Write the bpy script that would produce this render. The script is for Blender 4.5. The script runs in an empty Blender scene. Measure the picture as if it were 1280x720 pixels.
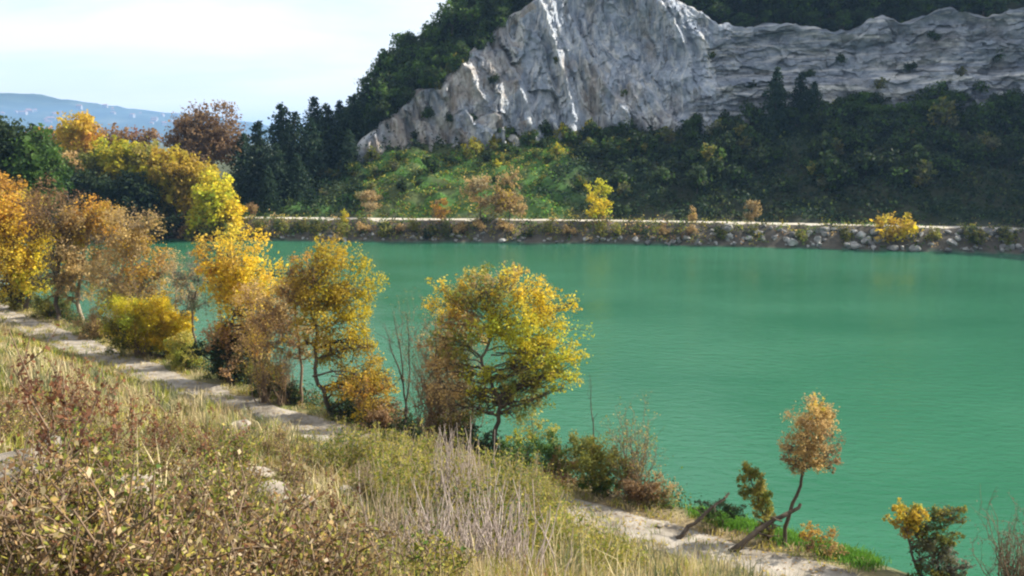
import bpy, math
import numpy as np
from mathutils import Vector, Matrix

R = math.radians
scene = bpy.context.scene
col = scene.collection

# ------------------------------------------------------------------ camera, sky, sun, exposure
EYE = np.array([0.0, 0.0, 16.0])
FOC = 1150.0                       # focal length in pixels of the 1280 px photograph
PITCH = math.atan((360 - 175) / FOC)
cam_d = bpy.data.cameras.new('camera')
cam_d.sensor_width = 36.0
cam_d.lens = 36.0 * FOC / 1280.0
cam_d.clip_start = 0.1
cam_d.clip_end = 20000
cam = bpy.data.objects.new('camera', cam_d)
cam.location = EYE
cam.rotation_euler = (R(90) - PITCH, 0, 0)
col.objects.link(cam)
scene.camera = cam

SUN_AZ, SUN_EL = R(14), R(34)      # azimuth measured from +X (right) towards +Y (away)
sdir = Vector((math.cos(SUN_AZ) * math.cos(SUN_EL), math.sin(SUN_AZ) * math.cos(SUN_EL), math.sin(SUN_EL)))
sd = bpy.data.lights.new('sun', 'SUN')
sd.energy = 5.0
sd.angle = R(0.5)
sd.color = (1.0, 0.93, 0.80)
sun = bpy.data.objects.new('sun', sd)
sun.rotation_euler = sdir.to_track_quat('Z', 'Y').to_euler()
sun.location = (60, 40, 90)
col.objects.link(sun)

world = bpy.data.worlds.new('World')
scene.world = world
world.use_nodes = True
wn, wl = world.node_tree.nodes, world.node_tree.links
wn.clear()
w_out = wn.new('ShaderNodeOutputWorld')
w_bg = wn.new('ShaderNodeBackground')
w_bg.inputs['Strength'].default_value = 0.08
sky = wn.new('ShaderNodeTexSky')
sky.sky_type = 'NISHITA'
sky.sun_disc = False
sky.sun_elevation = SUN_EL
sky.sun_rotation = math.atan2(sdir.x, sdir.y)
sky.air_density = 1.0
sky.dust_density = 0.6
sky.ozone_density = 1.5
# thin streaky cloud sheet over the whole sky, laid out on a plane overhead
tc = wn.new('ShaderNodeTexCoord')
sep = wn.new('ShaderNodeSeparateXYZ')
wl.new(tc.outputs['Generated'], sep.inputs[0])
zz = wn.new('ShaderNodeMath'); zz.operation = 'ADD'; zz.inputs[1].default_value = 0.12
wl.new(sep.outputs['Z'], zz.inputs[0])
zm = wn.new('ShaderNodeMath'); zm.operation = 'MAXIMUM'; zm.inputs[1].default_value = 0.05
wl.new(zz.outputs[0], zm.inputs[0])
dx = wn.new('ShaderNodeMath'); dx.operation = 'DIVIDE'
dy = wn.new('ShaderNodeMath'); dy.operation = 'DIVIDE'
wl.new(sep.outputs['X'], dx.inputs[0]); wl.new(zm.outputs[0], dx.inputs[1])
wl.new(sep.outputs['Y'], dy.inputs[0]); wl.new(zm.outputs[0], dy.inputs[1])
cmb = wn.new('ShaderNodeCombineXYZ')
wl.new(dx.outputs[0], cmb.inputs['X']); wl.new(dy.outputs[0], cmb.inputs['Y'])
mp = wn.new('ShaderNodeMapping')
mp.inputs['Scale'].default_value = (0.42, 0.75, 1.0)
mp.inputs['Rotation'].default_value = (0, 0, R(-8))
mp.inputs['Location'].default_value = (0.3, 1.1, 0.0)
wl.new(cmb.outputs[0], mp.inputs['Vector'])
cn = wn.new('ShaderNodeTexNoise')
cn.inputs['Scale'].default_value = 1.1
cn.inputs['Detail'].default_value = 6.0
cn.inputs['Roughness'].default_value = 0.55
cn.inputs['Distortion'].default_value = 0.3
wl.new(mp.outputs[0], cn.inputs['Vector'])
cr = wn.new('ShaderNodeValToRGB')
cr.color_ramp.elements[0].position = 0.33; cr.color_ramp.elements[0].color = (0.38, 0.38, 0.38, 1)
cr.color_ramp.elements[1].position = 0.53; cr.color_ramp.elements[1].color = (1, 1, 1, 1)
wl.new(cn.outputs['Fac'], cr.inputs[0])
wm = wn.new('ShaderNodeMixRGB')
wm.inputs['Color2'].default_value = (5.9, 6.1, 6.4, 1)
wl.new(cr.outputs[0], wm.inputs['Fac'])
wl.new(sky.outputs[0], wm.inputs['Color1'])
wl.new(wm.outputs[0], w_bg.inputs['Color'])
wl.new(w_bg.outputs[0], w_out.inputs['Surface'])

scene.view_settings.view_transform = 'Standard'
scene.view_settings.look = 'None'
scene.view_settings.exposure = 1.3
scene.view_settings.gamma = 1.0
scene.render.engine = 'CYCLES'
scene.cycles.max_bounces = 6
scene.cycles.diffuse_bounces = 3
scene.cycles.glossy_bounces = 2
scene.cycles.transmission_bounces = 3
scene.cycles.volume_bounces = 0
scene.cycles.use_denoising = True
scene.cycles.filter_width = 2.2

# ------------------------------------------------------------------ small maths: noise, polylines, pixel rays
def _hash(ix, iy, iz, seed):
    h = (ix.astype(np.int64) * 374761393 + iy.astype(np.int64) * 668265263 + iz.astype(np.int64) * 2147483647 + seed * 1274126177) & 0xffffffff
    h = ((h ^ (h >> 13)) * 1274126177) & 0xffffffff
    h = ((h ^ (h >> 16)) * 2246822519) & 0xffffffff
    h = h ^ (h >> 15)
    return (h & 0xffffff) / float(0xffffff)

def vnoise(x, y, z=None, seed=0):
    x = np.asarray(x, float); y = np.asarray(y, float)
    z = np.zeros_like(x) if z is None else np.asarray(z, float) + 0 * x
    ix, iy, iz = np.floor(x), np.floor(y), np.floor(z)
    fx, fy, fz = x - ix, y - iy, z - iz
    fx, fy, fz = (f * f * f * (f * (f * 6 - 15) + 10) for f in (fx, fy, fz))
    r = 0
    for a in (0, 1):
        for b in (0, 1):
            for c in (0, 1):
                w = (fx if a else 1 - fx) * (fy if b else 1 - fy) * (fz if c else 1 - fz)
                r = r + w * _hash(ix + a, iy + b, iz + c, seed)
    return r * 2 - 1

def fbm(x, y, z=None, oct=4, seed=0, gain=0.5):
    a, s, r = 1.0, 1.0, 0
    for o in range(oct):
        r = r + a * vnoise(x * s, y * s, None if z is None else z * s, seed + o * 17)
        a *= gain; s *= 2.03
    return r

def facets(x, y, seed, slope=.5):
    """broken-stone relief: each irregular cell is its own tilted plane"""
    ix, iy = np.floor(x), np.floor(y)
    best = np.full(x.shape, 9e9); val = np.zeros(x.shape)
    for a in (-1, 0, 1):
        for b in (-1, 0, 1):
            cx, cy = ix + a, iy + b; zz = cx * 0
            fx = cx + _hash(cx, cy, zz, seed); fy = cy + _hash(cx, cy, zz, seed + 1)
            dx, dy = x - fx, y - fy
            d = dx * dx + dy * dy
            h = _hash(cx, cy, zz, seed + 2) - .5
            v = h + slope * (dx * (_hash(cx, cy, zz, seed + 3) * 2 - 1) + dy * (_hash(cx, cy, zz, seed + 4) * 2 - 1))
            m = d < best
            best = np.where(m, d, best); val = np.where(m, v, val)
    return val

def smooth(a, b, x):
    t = np.clip((x - a) / (b - a), 0, 1)
    return t * t * (3 - 2 * t)

def densify(pts, step=1.5, sm=4.0):
    p = np.array(pts, float)
    d = np.concatenate([[0], np.cumsum(np.hypot(*np.diff(p[:, :2], axis=0).T))])
    n = int(d[-1] / step) + 2
    s = np.linspace(0, d[-1], n)
    out = np.stack([np.interp(s, d, p[:, k]) for k in range(p.shape[1])], 1)
    k = max(1, int(sm / step))
    for _ in range(2):
        pad = np.concatenate([np.repeat(out[:1], k, 0) + (np.arange(-k, 0)[:, None]) * (out[1] - out[0]), out,
                              np.repeat(out[-1:], k, 0) + (np.arange(1, k + 1)[:, None]) * (out[-1] - out[-2])])
        c = np.cumsum(np.concatenate([np.zeros((1, out.shape[1])), pad]), 0)
        out = (c[2 * k + 1:] - c[:-2 * k - 1]) / (2 * k + 1)
    return out

def near_poly(x, y, P):
    """nearest distance to polyline P, signed (+ on its left side), and fractional index"""
    x = np.asarray(x, float).ravel(); y = np.asarray(y, float).ravel()
    A, U = P[:-1, :2], np.diff(P[:, :2], axis=0)
    L = (U ** 2).sum(1)
    out_d = np.empty(len(x)); out_i = np.empty(len(x))
    for k in range(0, len(x), 6000):
        rx, ry = x[k:k + 6000, None] - A[None, :, 0], y[k:k + 6000, None] - A[None, :, 1]
        t = np.minimum(1, np.maximum(0, (rx * U[:, 0] + ry * U[:, 1]) / L))
        ex, ey = rx - t * U[:, 0], ry - t * U[:, 1]
        d = ex * ex + ey * ey
        i = d.argmin(1); j = np.arange(len(i))
        sg = np.where(U[i, 0] * ey[j, i] - U[i, 1] * ex[j, i] >= 0, 1.0, -1.0)
        out_d[k:k + 6000] = np.sqrt(d[j, i]) * sg; out_i[k:k + 6000] = i + t[j, i]
    return out_d, out_i

_cp, _sp = math.cos(PITCH), math.sin(PITCH)
def ray(px, py):
    a, b = (px - 640) / FOC, (360 - py) / FOC
    return np.array([a, _cp + b * _sp, -_sp + b * _cp])

def at(px, py, Y):
    d = ray(px, py)
    return EYE + d * (Y / d[1])

# ------------------------------------------------------------------ terrain
NEAR = densify([(-230, 240), (-140, 168), (-95, 133), (-75, 114), (-52, 92.5), (-38.2, 79), (-30, 70.3), (-21.1, 62.2), (-15.1, 56.2),
                (-8.4, 50.5), (-.6, 44), (5.3, 38.9), (9, 36.5), (10.9, 35.2), (12.2, 33.6), (14, 31.4), (20, 29), (40, 27), (80, 20), (150, 5), (260, -30)], 1.5, 3)
FAR = densify([(-230, 241), (-140, 172), (-95, 152), (-75, 150), (-43, 148), (-20, 145.5), (20, 142), (72, 129.5), (110, 112),
               (160, 80), (260, 20)], 1.5, 3)
#          x     y    zb    zt   rate cap
CLIFF = densify([(-260, 360, 4, 4, 0, 0), (-120, 215, 4, 4, .02, 1), (-72, 182, 5, 5, .08, 3), (-45, 172, 8, 8, .2, 6),
                 (-31, 170, 11, 12, .3, 6), (-25, 170, 13.0, 18, .3, 4), (-15, 172, 15, 24, .35, 7), (-6, 174.5, 16.3, 31, .35, 5), (0, 175.5, 17, 38.5, .35, 4), (7, 176, 17.2, 45.5, .3, 4),
                 (20, 176.5, 17.6, 47.5, .4, 20), (28, 176, 18, 44, .4, 20), (35, 175.5, 18.5, 39, .45, 24), (43, 174.5, 19, 36.8, .5, 30),
                 (53, 172.5, 20.2, 36, .8, 50), (75, 167, 20.5, 38.3, 1.1, 80), (92, 160, 20, 39.6, 1.25, 88), (115, 145, 20, 43, 1.2, 84),
                 (140, 120, 20, 46, .6, 50), (170, 80, 20, 48, .4, 30), (215, 20, 20, 48, .5, 36)], 1.5, 3)
CL_S = np.concatenate([[0], np.cumsum(np.hypot(*np.diff(CLIFF[:, :2], axis=0).T))])
LEAN = 0.34
EYE_D = abs(near_poly([0.], [0.], NEAR)[0][0])
GROUND_AT_EYE = 14.25

def ndist(x, y):            # > 0 on the camera's bank
    d, _ = near_poly(x, y, NEAR); return -d
def fdist(x, y):            # > 0 beyond the far shore
    d, _ = near_poly(x, y, FAR); return d
def cdist(x, y):            # > 0 behind the foot of the cliff
    return near_poly(x, y, CLIFF)

PATH_IN, PATH_OUT, PATH_Z = 2.6, 6.0, 1.05

def height(x, y):
    x = np.asarray(x, float); y = np.asarray(y, float); sh = np.broadcast(x, y).shape
    x = (x + np.zeros(sh)).ravel(); y = (y + np.zeros(sh)).ravel()
    dn = ndist(x, y); df = fdist(x, y)
    # camera's bank
    t = np.clip((dn - PATH_OUT - .3) / (EYE_D - PATH_OUT - .3), 0, 3)
    up = np.where(t < 1, (GROUND_AT_EYE - PATH_Z) * t, (GROUND_AT_EYE - PATH_Z) + 10 * (1 - np.exp(-(t - 1) * 1.2)))
    bump = fbm(x * .22, y * .22, oct=4, seed=5) * .5 * smooth(.02, .2, t)
    zn = PATH_Z * smooth(-.2, 1.7, dn) + up + bump + fbm(x * .9, y * .9, oct=2, seed=9) * .05
    # far bank
    bank = 3.15 * smooth(-.8, 4.4, df) + fbm(x * .4, y * .4, oct=4, seed=3) * .6 * smooth(0, 1.5, df) * (1 - smooth(3.6, 4.4, df) * (1 - smooth(7.5, 9, df)))
    dc, ci = cdist(x, y)
    zb, zt, rate, cap = (np.interp(ci, np.arange(len(CLIFF)), CLIFF[:, k]) for k in (2, 3, 4, 5))
    g = np.clip(df - 8.0, 0, None)
    tt = g / (g + np.clip(-dc, 0, None) + 1e-6)
    zs = 3.15 + (zb - 3.15) * np.clip(tt, 0, 1) ** .95
    step = np.clip((dc - 7.0) / LEAN, 0, zt - zb)
    rest = np.clip(dc - 7.0 - LEAN * (zt - zb), 0, None)
    plain = smooth(250, 900, np.hypot(x, y))
    zs = zs + step + np.minimum(rest * rate, cap * (1 - .6 * plain))
    zs = zs + fbm(x * .12, y * .12, oct=4, seed=21) * .9 * smooth(9, 16, df)
    zf = np.where(df > 8, bank - 3.15 + zs, bank)
    z = np.where(dn > -1, np.where(df > -1, np.maximum(zn, zf), zn), np.where(df > -1, zf, -2.0))
    z = np.where((dn <= 0) & (df <= 0), np.maximum(-2.0, .55 * np.maximum(dn, df) - .05), z)
    return z.reshape(sh)

def H(x, y):
    return float(height(np.array([x]), np.array([y]))[0])

def hit(px, py, tmin=3.0, tmax=400.0):
    d = ray(px, py)
    t = np.concatenate([np.arange(tmin, 60, .5), np.arange(60, tmax, 1.5)])
    for fine in (0, 1):
        p = EYE[None] + d[None] * t[:, None]
        z = np.maximum(height(p[:, 0], p[:, 1]), 0)
        k = int(np.argmax(p[:, 2] <= z))
        if not fine: t = np.linspace(t[max(0, k - 1)], t[k] + .01, 16)
    return p[k]

# ------------------------------------------------------------------ mesh helpers
def np_mesh(name, V, F, mats, tint=None, mi=None, smooth_shade=False, parent=None, kind=None):
    """F: list of (n,k) int arrays; tint: per-face RGB"""
    me = bpy.data.meshes.new(name)
    V = np.asarray(V, np.float32)
    F = [f for f in (F if isinstance(F, list) else [F]) if len(f)]
    me.vertices.add(len(V)); me.vertices.foreach_set('co', V.ravel())
    nl = sum(f.size for f in F); npoly = sum(len(f) for f in F)
    me.loops.add(nl); me.loops.foreach_set('vertex_index', np.concatenate([f.ravel() for f in F]).astype(np.int32))
    tot = np.concatenate([np.full(len(f), f.shape[1]) for f in F]).astype(np.int32)
    me.polygons.add(npoly)
    me.polygons.foreach_set('loop_start', np.concatenate([[0], np.cumsum(tot)[:-1]]).astype(np.int32))
    if mi is not None: me.polygons.foreach_set('material_index', np.asarray(mi, np.int32))
    me.polygons.foreach_set('use_smooth', np.full(npoly, smooth_shade))
    for m in (mats if isinstance(mats, (list, tuple)) else [mats]): me.materials.append(m)
    me.update(calc_edges=True)
    if tint is not None:
        a = me.attributes.new('tint', 'FLOAT_COLOR', 'FACE')
        c = np.ones((npoly, 4), np.float32); c[:, :3] = tint
        a.data.foreach_set('color', c.ravel())
    o = bpy.data.objects.new(name, me)
    col.objects.link(o)
    if parent: o.parent = parent
    if kind: o['kind'] = kind
    return o

def tag(o, label, cat, group=None):
    o['label'] = label; o['category'] = cat
    if group: o['group'] = group
    return o

def thing(name, loc, label, cat, group=None, rz=0.0):
    o = bpy.data.objects.new(name, None)
    o.empty_display_size = .3
    col.objects.link(o)
    o.location = loc; o.rotation_euler = (0, 0, rz)
    return tag(o, label, cat, group)

def dup(root, loc, rz, sc, label, group=None, tilt=(0, 0)):
    r = root.copy(); col.objects.link(r)
    r.location = loc; r.rotation_euler = (tilt[0], tilt[1], rz)
    r.scale = sc if hasattr(sc, '__len__') else (sc, sc, sc)
    r['label'] = label
    if group: r['group'] = group
    for ch in root.children:
        c = ch.copy(); col.objects.link(c); c.parent = r
        c.matrix_parent_inverse = ch.matrix_parent_inverse
    return r

class Tubes:
    def __init__(self): self.V = []; self.F = []; self.n = 0
    def add(self, pts, rad, k=5):
        pts = np.asarray(pts, float); rad = np.asarray(rad, float)
        T = np.gradient(pts, axis=0); T /= np.linalg.norm(T, axis=1)[:, None] + 1e-9
        up = np.array([0.31, 0.87, 0.13]) if abs(T[0, 1]) < .8 else np.array([.9, .1, .2])
        A = np.cross(T, up); A /= np.linalg.norm(A, axis=1)[:, None] + 1e-9
        B = np.cross(T, A)
        th = np.arange(k) * 2 * np.pi / k
        ring = pts[:, None] + rad[:, None, None] * (np.cos(th)[None, :, None] * A[:, None] + np.sin(th)[None, :, None] * B[:, None])
        m = len(pts); idx = self.n + np.arange(m * k).reshape(m, k)
        self.V.append(ring.reshape(-1, 3))
        q = np.stack([idx[:-1], np.roll(idx[:-1], -1, 1), np.roll(idx[1:], -1, 1), idx[1:]], -1).reshape(-1, 4)
        self.F.append(q); self.n += m * k
    def build(self, name, mat, parent=None, kind=None):
        return np_mesh(name, np.concatenate(self.V), [np.concatenate(self.F)], mat, None, None, True, parent, kind)

def wobble(a, b, n, amp, rng, sag=0.0):
    a = np.asarray(a, float); b = np.asarray(b, float)
    t = np.linspace(0, 1, n)[:, None]
    L = np.linalg.norm(b - a)
    off = np.cumsum(rng.normal(0, amp * L / n, (n, 3)), 0)
    off = off - t * off[-1]
    p = a + (b - a) * t + off
    p[:, 2] += sag * L * (4 * t[:, 0] * (1 - t[:, 0]))
    return p

def leaf_quads(C, size, rng, aspect=.55, flat=.0, hang=0.0):
    """one rhombus per centre, random orientation; size per leaf"""
    n = len(C)
    a = rng.normal(size=(n, 3)); a[:, 2] = a[:, 2] * (1 - flat) - hang
    a /= np.linalg.norm(a, axis=1)[:, None]
    b = rng.normal(size=(n, 3)); b -= (b * a).sum(1)[:, None] * a
    b /= np.linalg.norm(b, axis=1)[:, None]
    s = (np.asarray(size) + np.zeros(n))[:, None]
    V = np.stack([C - a * s * .5, C + b * s * aspect * .5 - a * s * .05, C + a * s * .5, C - b * s * aspect * .5 - a * s * .05], 1).reshape(-1, 3)
    F = np.arange(n * 4).reshape(n, 4)
    return V, F

# ------------------------------------------------------------------ materials
def new_mat(name):
    m = bpy.data.materials.new(name); m.use_nodes = True
    nt = m.node_tree; nt.nodes.clear()
    out = nt.nodes.new('ShaderNodeOutputMaterial')
    return m, nt, out

def N(nt, t, **kw):
    n = nt.nodes.new(t)
    for k, v in kw.items():
        if k in n.inputs.keys(): n.inputs[k].default_value = v
        else: setattr(n, k, v)
    return n

def leaf_mat(name, transl=.35, rough=.7):
    m, nt, out = new_mat(name)
    at_ = N(nt, 'ShaderNodeAttribute', attribute_name='tint')
    oi = N(nt, 'ShaderNodeObjectInfo')
    hsv = N(nt, 'ShaderNodeHueSaturation')
    mr = N(nt, 'ShaderNodeMapRange'); mr.inputs['To Min'].default_value = .72; mr.inputs['To Max'].default_value = 1.25
    nt.links.new(oi.outputs['Random'], mr.inputs['Value'])
    nt.links.new(mr.outputs[0], hsv.inputs['Value'])
    nt.links.new(at_.outputs['Color'], hsv.inputs['Color'])
    df = N(nt, 'ShaderNodeBsdfPrincipled', Roughness=rough)
    df.inputs['Specular IOR Level'].default_value = .25
    tr = N(nt, 'ShaderNodeBsdfTranslucent')
    nt.links.new(hsv.outputs[0], df.inputs['Base Color']); nt.links.new(hsv.outputs[0], tr.inputs['Color'])
    mx = N(nt, 'ShaderNodeMixShader', Fac=transl)
    nt.links.new(df.outputs[0], mx.inputs[1]); nt.links.new(tr.outputs[0], mx.inputs[2])
    nt.links.new(mx.outputs[0], out.inputs['Surface'])
    return m

def noise_mat(name, stops, scale=1.0, detail=6, stretch=(1, 1, 1), bump=.3, bscale=8.0, rough=.9, dist=.1, rnd=0.0):
    m, nt, out = new_mat(name)
    tc = N(nt, 'ShaderNodeTexCoord')
    mp = N(nt, 'ShaderNodeMapping', Scale=stretch)
    nt.links.new(tc.outputs['Object'], mp.inputs['Vector'])
    n1 = N(nt, 'ShaderNodeTexNoise', Scale=scale, Detail=detail, Roughness=.62)
    nt.links.new(mp.outputs[0], n1.inputs['Vector'])
    cr = N(nt, 'ShaderNodeValToRGB')
    e = cr.color_ramp.elements
    while len(e) < len(stops): e.new(.5)
    for k, (p, c) in enumerate(stops): e[k].position = p; e[k].color = (*c, 1)
    nt.links.new(n1.outputs['Fac'], cr.inputs[0])
    n2 = N(nt, 'ShaderNodeTexNoise', Scale=bscale, Detail=8, Roughness=.65)
    nt.links.new(mp.outputs[0], n2.inputs['Vector'])
    bp = N(nt, 'ShaderNodeBump', Strength=bump, Distance=dist)
    nt.links.new(n2.outputs['Fac'], bp.inputs['Height'])
    p = N(nt, 'ShaderNodeBsdfPrincipled', Roughness=rough)
    p.inputs['Specular IOR Level'].default_value = .2
    if rnd:
        oi = N(nt, 'ShaderNodeObjectInfo'); hs = N(nt, 'ShaderNodeHueSaturation')
        mr = N(nt, 'ShaderNodeMapRange'); mr.inputs['To Min'].default_value = 1 - rnd; mr.inputs['To Max'].default_value = 1 + rnd
        nt.links.new(oi.outputs['Random'], mr.inputs['Value']); nt.links.new(mr.outputs[0], hs.inputs['Value'])
        nt.links.new(cr.outputs[0], hs.inputs['Color']); nt.links.new(hs.outputs[0], p.inputs['Base Color'])
    else:
        nt.links.new(cr.outputs[0], p.inputs['Base Color'])
    nt.links.new(bp.outputs[0], p.inputs['Normal'])
    nt.links.new(p.outputs[0], out.inputs['Surface'])
    return m

M_LEAF = leaf_mat('leaf', .47)
M_GRASS = leaf_mat('grass_blade', .3, .8)
M_BARK = noise_mat('bark', [(.3, (.035, .028, .022)), (.7, (.13, .10, .075))], 3, 5, (1, 1, .25), .5, 14, .95, .03)
M_PALEBARK = noise_mat('pale_bark', [(.3, (.14, .11, .08)), (.7, (.36, .30, .22))], 3, 5, (1, 1, .25), .4, 14, .95, .03)
M_TWIG = noise_mat('twig', [(.3, (.10, .07, .05)), (.7, (.24, .17, .11))], 4, 4, (1, 1, .3), .2, 20, .95, .01)
M_DRY = noise_mat('dry_stalk', [(.3, (.20, .15, .10)), (.7, (.42, .34, .24))], 4, 4, (1, 1, .3), .2, 20, .95, .01)
M_MAUVE = noise_mat('withered_stalk', [(.3, (.24, .19, .17)), (.7, (.48, .41, .37))], 4, 4, (1, 1, .3), .2, 20, .95, .01)
M_ROCK = noise_mat('limestone', [(.3, (.12, .118, .115)), (.55, (.27, .265, .255)), (.75, (.44, .43, .41))], 1.6, 8, (1, 1, 1), .8, 5, .95, .2, .5)
M_PALEROCK = noise_mat('pale_rock', [(.3, (.17, .15, .12)), (.7, (.36, .31, .26))], 1.4, 8, (1, 1, 1), .6, 6, .95, .08, .15)
M_GRAVEL = noise_mat('gravel', [(.32, (.13, .11, .085)), (.5, (.27, .24, .20)), (.68, (.40, .36, .31))], .9, 12, (1, 1, 1), 1.0, 12, .97, .06)

# ground: a per-vertex zone tint (soil, turf, scree, painted shade on the far slope) broken up by fine noise
def ground_mat():
    m, nt, out = new_mat('ground')
    at_ = N(nt, 'ShaderNodeAttribute', attribute_name='zone')
    tc = N(nt, 'ShaderNodeTexCoord')
    n1 = N(nt, 'ShaderNodeTexNoise', Scale=1.3, Detail=10, Roughness=.7)
    nt.links.new(tc.outputs['Object'], n1.inputs['Vector'])
    mr = N(nt, 'ShaderNodeMapRange'); mr.inputs['From Min'].default_value = .25; mr.inputs['From Max'].default_value = .75
    mr.inputs['To Min'].default_value = .5; mr.inputs['To Max'].default_value = 1.45
    nt.links.new(n1.outputs['Fac'], mr.inputs['Value'])
    mul = N(nt, 'ShaderNodeVectorMath', operation='MULTIPLY')
    nt.links.new(at_.outputs['Color'], mul.inputs[0]); nt.links.new(mr.outputs[0], mul.inputs[1])
    bp = N(nt, 'ShaderNodeBump', Strength=.6, Distance=.15)
    n2 = N(nt, 'ShaderNodeTexNoise', Scale=5, Detail=9, Roughness=.7)
    nt.links.new(tc.outputs['Object'], n2.inputs['Vector']); nt.links.new(n2.outputs['Fac'], bp.inputs['Height'])
    p = N(nt, 'ShaderNodeBsdfPrincipled', Roughness=.95)
    p.inputs['Specular IOR Level'].default_value = .1
    nt.links.new(mul.outputs[0], p.inputs['Base Color']); nt.links.new(bp.outputs[0], p.inputs['Normal'])
    nt.links.new(p.outputs[0], out.inputs['Surface'])
    return m
M_GROUND = ground_mat()

def water_mat():
    m, nt, out = new_mat('green_water')
    tc = N(nt, 'ShaderNodeTexCoord')
    mp = N(nt, 'ShaderNodeMapping', Scale=(.8, 1.5, 1), Rotation=(0, 0, R(12)))
    nt.links.new(tc.outputs['Object'], mp.inputs['Vector'])
    n1 = N(nt, 'ShaderNodeTexNoise', Scale=1.1, Detail=5, Roughness=.6, Distortion=.3)
    n2 = N(nt, 'ShaderNodeTexNoise', Scale=.10, Detail=3, Roughness=.5)
    n3 = N(nt, 'ShaderNodeTexNoise', Scale=.035, Detail=4, Roughness=.5)
    for n in (n1, n2, n3): nt.links.new(mp.outputs[0], n.inputs['Vector'])
    mm = N(nt, 'ShaderNodeMath', operation='MULTIPLY_ADD'); mm.inputs[1].default_value = 1.5
    nt.links.new(n2.outputs['Fac'], mm.inputs[0]); nt.links.new(n1.outputs['Fac'], mm.inputs[2])
    bp = N(nt, 'ShaderNodeBump', Strength=.55, Distance=.16)
    wmr = N(nt, 'ShaderNodeMapRange'); wmr.inputs['From Min'].default_value = .35; wmr.inputs['From Max'].default_value = .65
    wmr.inputs['To Min'].default_value = .2; wmr.inputs['To Max'].default_value = .95
    nt.links.new(n3.outputs['Fac'], wmr.inputs['Value']); nt.links.new(wmr.outputs[0], bp.inputs['Strength'])
    nt.links.new(n1.outputs['Fac'], bp.inputs['Height'])
    cr = N(nt, 'ShaderNodeValToRGB')
    cr.color_ramp.elements[0].position = .35; cr.color_ramp.elements[0].color = (.022, .102, .056, 1)
    cr.color_ramp.elements[1].position = .65; cr.color_ramp.elements[1].color = (.031, .130, .072, 1)
    nt.links.new(n3.outputs['Fac'], cr.inputs[0])
    p = N(nt, 'ShaderNodeBsdfPrincipled', Roughness=.10, IOR=1.33)
    p.inputs['Specular IOR Level'].default_value = .36
    nt.links.new(cr.outputs[0], p.inputs['Base Color']); nt.links.new(bp.outputs[0], p.inputs['Normal'])
    nt.links.new(p.outputs[0], out.inputs['Surface'])
    return m
M_WATER = water_mat()

def cliff_mat(bedded=False, stained=False):
    m, nt, out = new_mat('bedded_rock' if bedded else 'stained_rock' if stained else 'quarry_rock')
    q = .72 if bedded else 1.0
    tc = N(nt, 'ShaderNodeTexCoord')
    def noise(scale, st, det=8, rough=.6, dist=0.0):
        mp = N(nt, 'ShaderNodeMapping', Scale=st)
        nt.links.new(tc.outputs['Object'], mp.inputs['Vector'])
        n = N(nt, 'ShaderNodeTexNoise', Scale=scale, Detail=det, Roughness=rough, Distortion=dist)
        nt.links.new(mp.outputs[0], n.inputs['Vector']); return n
    def ramp(n, stops):
        cr = N(nt, 'ShaderNodeValToRGB'); e = cr.color_ramp.elements
        while len(e) < len(stops): e.new(.5)
        for k, (p, c) in enumerate(stops): e[k].position = p; e[k].color = (*c, 1)
        nt.links.new(n.outputs['Fac'], cr.inputs[0]); return cr
    sw, sk = ((.16, .16, 1.5), (.13, .13, 1.7)) if bedded else ((1.2, 1.2, .2), (1.3, 1.3, .16))
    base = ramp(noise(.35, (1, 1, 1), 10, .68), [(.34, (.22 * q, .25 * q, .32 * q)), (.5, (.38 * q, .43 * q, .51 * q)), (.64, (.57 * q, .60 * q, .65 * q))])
    tan = ramp(noise(.22 if stained else .09, (1, 1, .6), 6, .65), [(.36, (0, 0, 0)), (.56, (1, 1, 1))] if stained else [(.53, (0, 0, 0)), (.66, (1, 1, 1))])
    white = ramp(noise(.42, sw, 8, .72, .8), [(.5, (0, 0, 0)), (.62, (1, 1, 1))])
    dark = ramp(noise(.55, sk, 9, .75, .9), [(.38, (1, 1, 1)), (.46, (0, 0, 0))])
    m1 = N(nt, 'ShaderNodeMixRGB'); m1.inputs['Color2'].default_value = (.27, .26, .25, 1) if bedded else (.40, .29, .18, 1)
    ms = N(nt, 'ShaderNodeMath', operation='MULTIPLY'); ms.inputs[1].default_value = .6
    nt.links.new(tan.outputs[0], ms.inputs[0]); nt.links.new(ms.outputs[0], m1.inputs['Fac']); nt.links.new(base.outputs[0], m1.inputs['Color1'])
    m2 = N(nt, 'ShaderNodeMixRGB'); m2.inputs['Color2'].default_value = (.74, .72, .68, 1)
    ms2 = N(nt, 'ShaderNodeMath', operation='MULTIPLY'); ms2.inputs[1].default_value = .8
    nt.links.new(white.outputs[0], ms2.inputs[0]); nt.links.new(ms2.outputs[0], m2.inputs['Fac']); nt.links.new(m1.outputs[0], m2.inputs['Color1'])
    m3 = N(nt, 'ShaderNodeMixRGB'); m3.inputs['Color2'].default_value = (.075, .075, .075, 1)
    ms3 = N(nt, 'ShaderNodeMath', operation='MULTIPLY'); ms3.inputs[1].default_value = .8
    nt.links.new(dark.outputs[0], ms3.inputs[0]); nt.links.new(ms3.outputs[0], m3.inputs['Fac']); nt.links.new(m2.outputs[0], m3.inputs['Color1'])
    nb = noise(1.6, (1, 1, .8), 10, .75)
    bp = N(nt, 'ShaderNodeBump', Strength=1.0, Distance=.9)
    nt.links.new(nb.outputs['Fac'], bp.inputs['Height'])
    p = N(nt, 'ShaderNodeBsdfPrincipled', Roughness=.92)
    p.inputs['Specular IOR Level'].default_value = .2
    nt.links.new(m3.outputs[0], p.inputs['Base Color']); nt.links.new(bp.outputs[0], p.inputs['Normal'])
    nt.links.new(p.outputs[0], out.inputs['Surface'])
    return m
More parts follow.
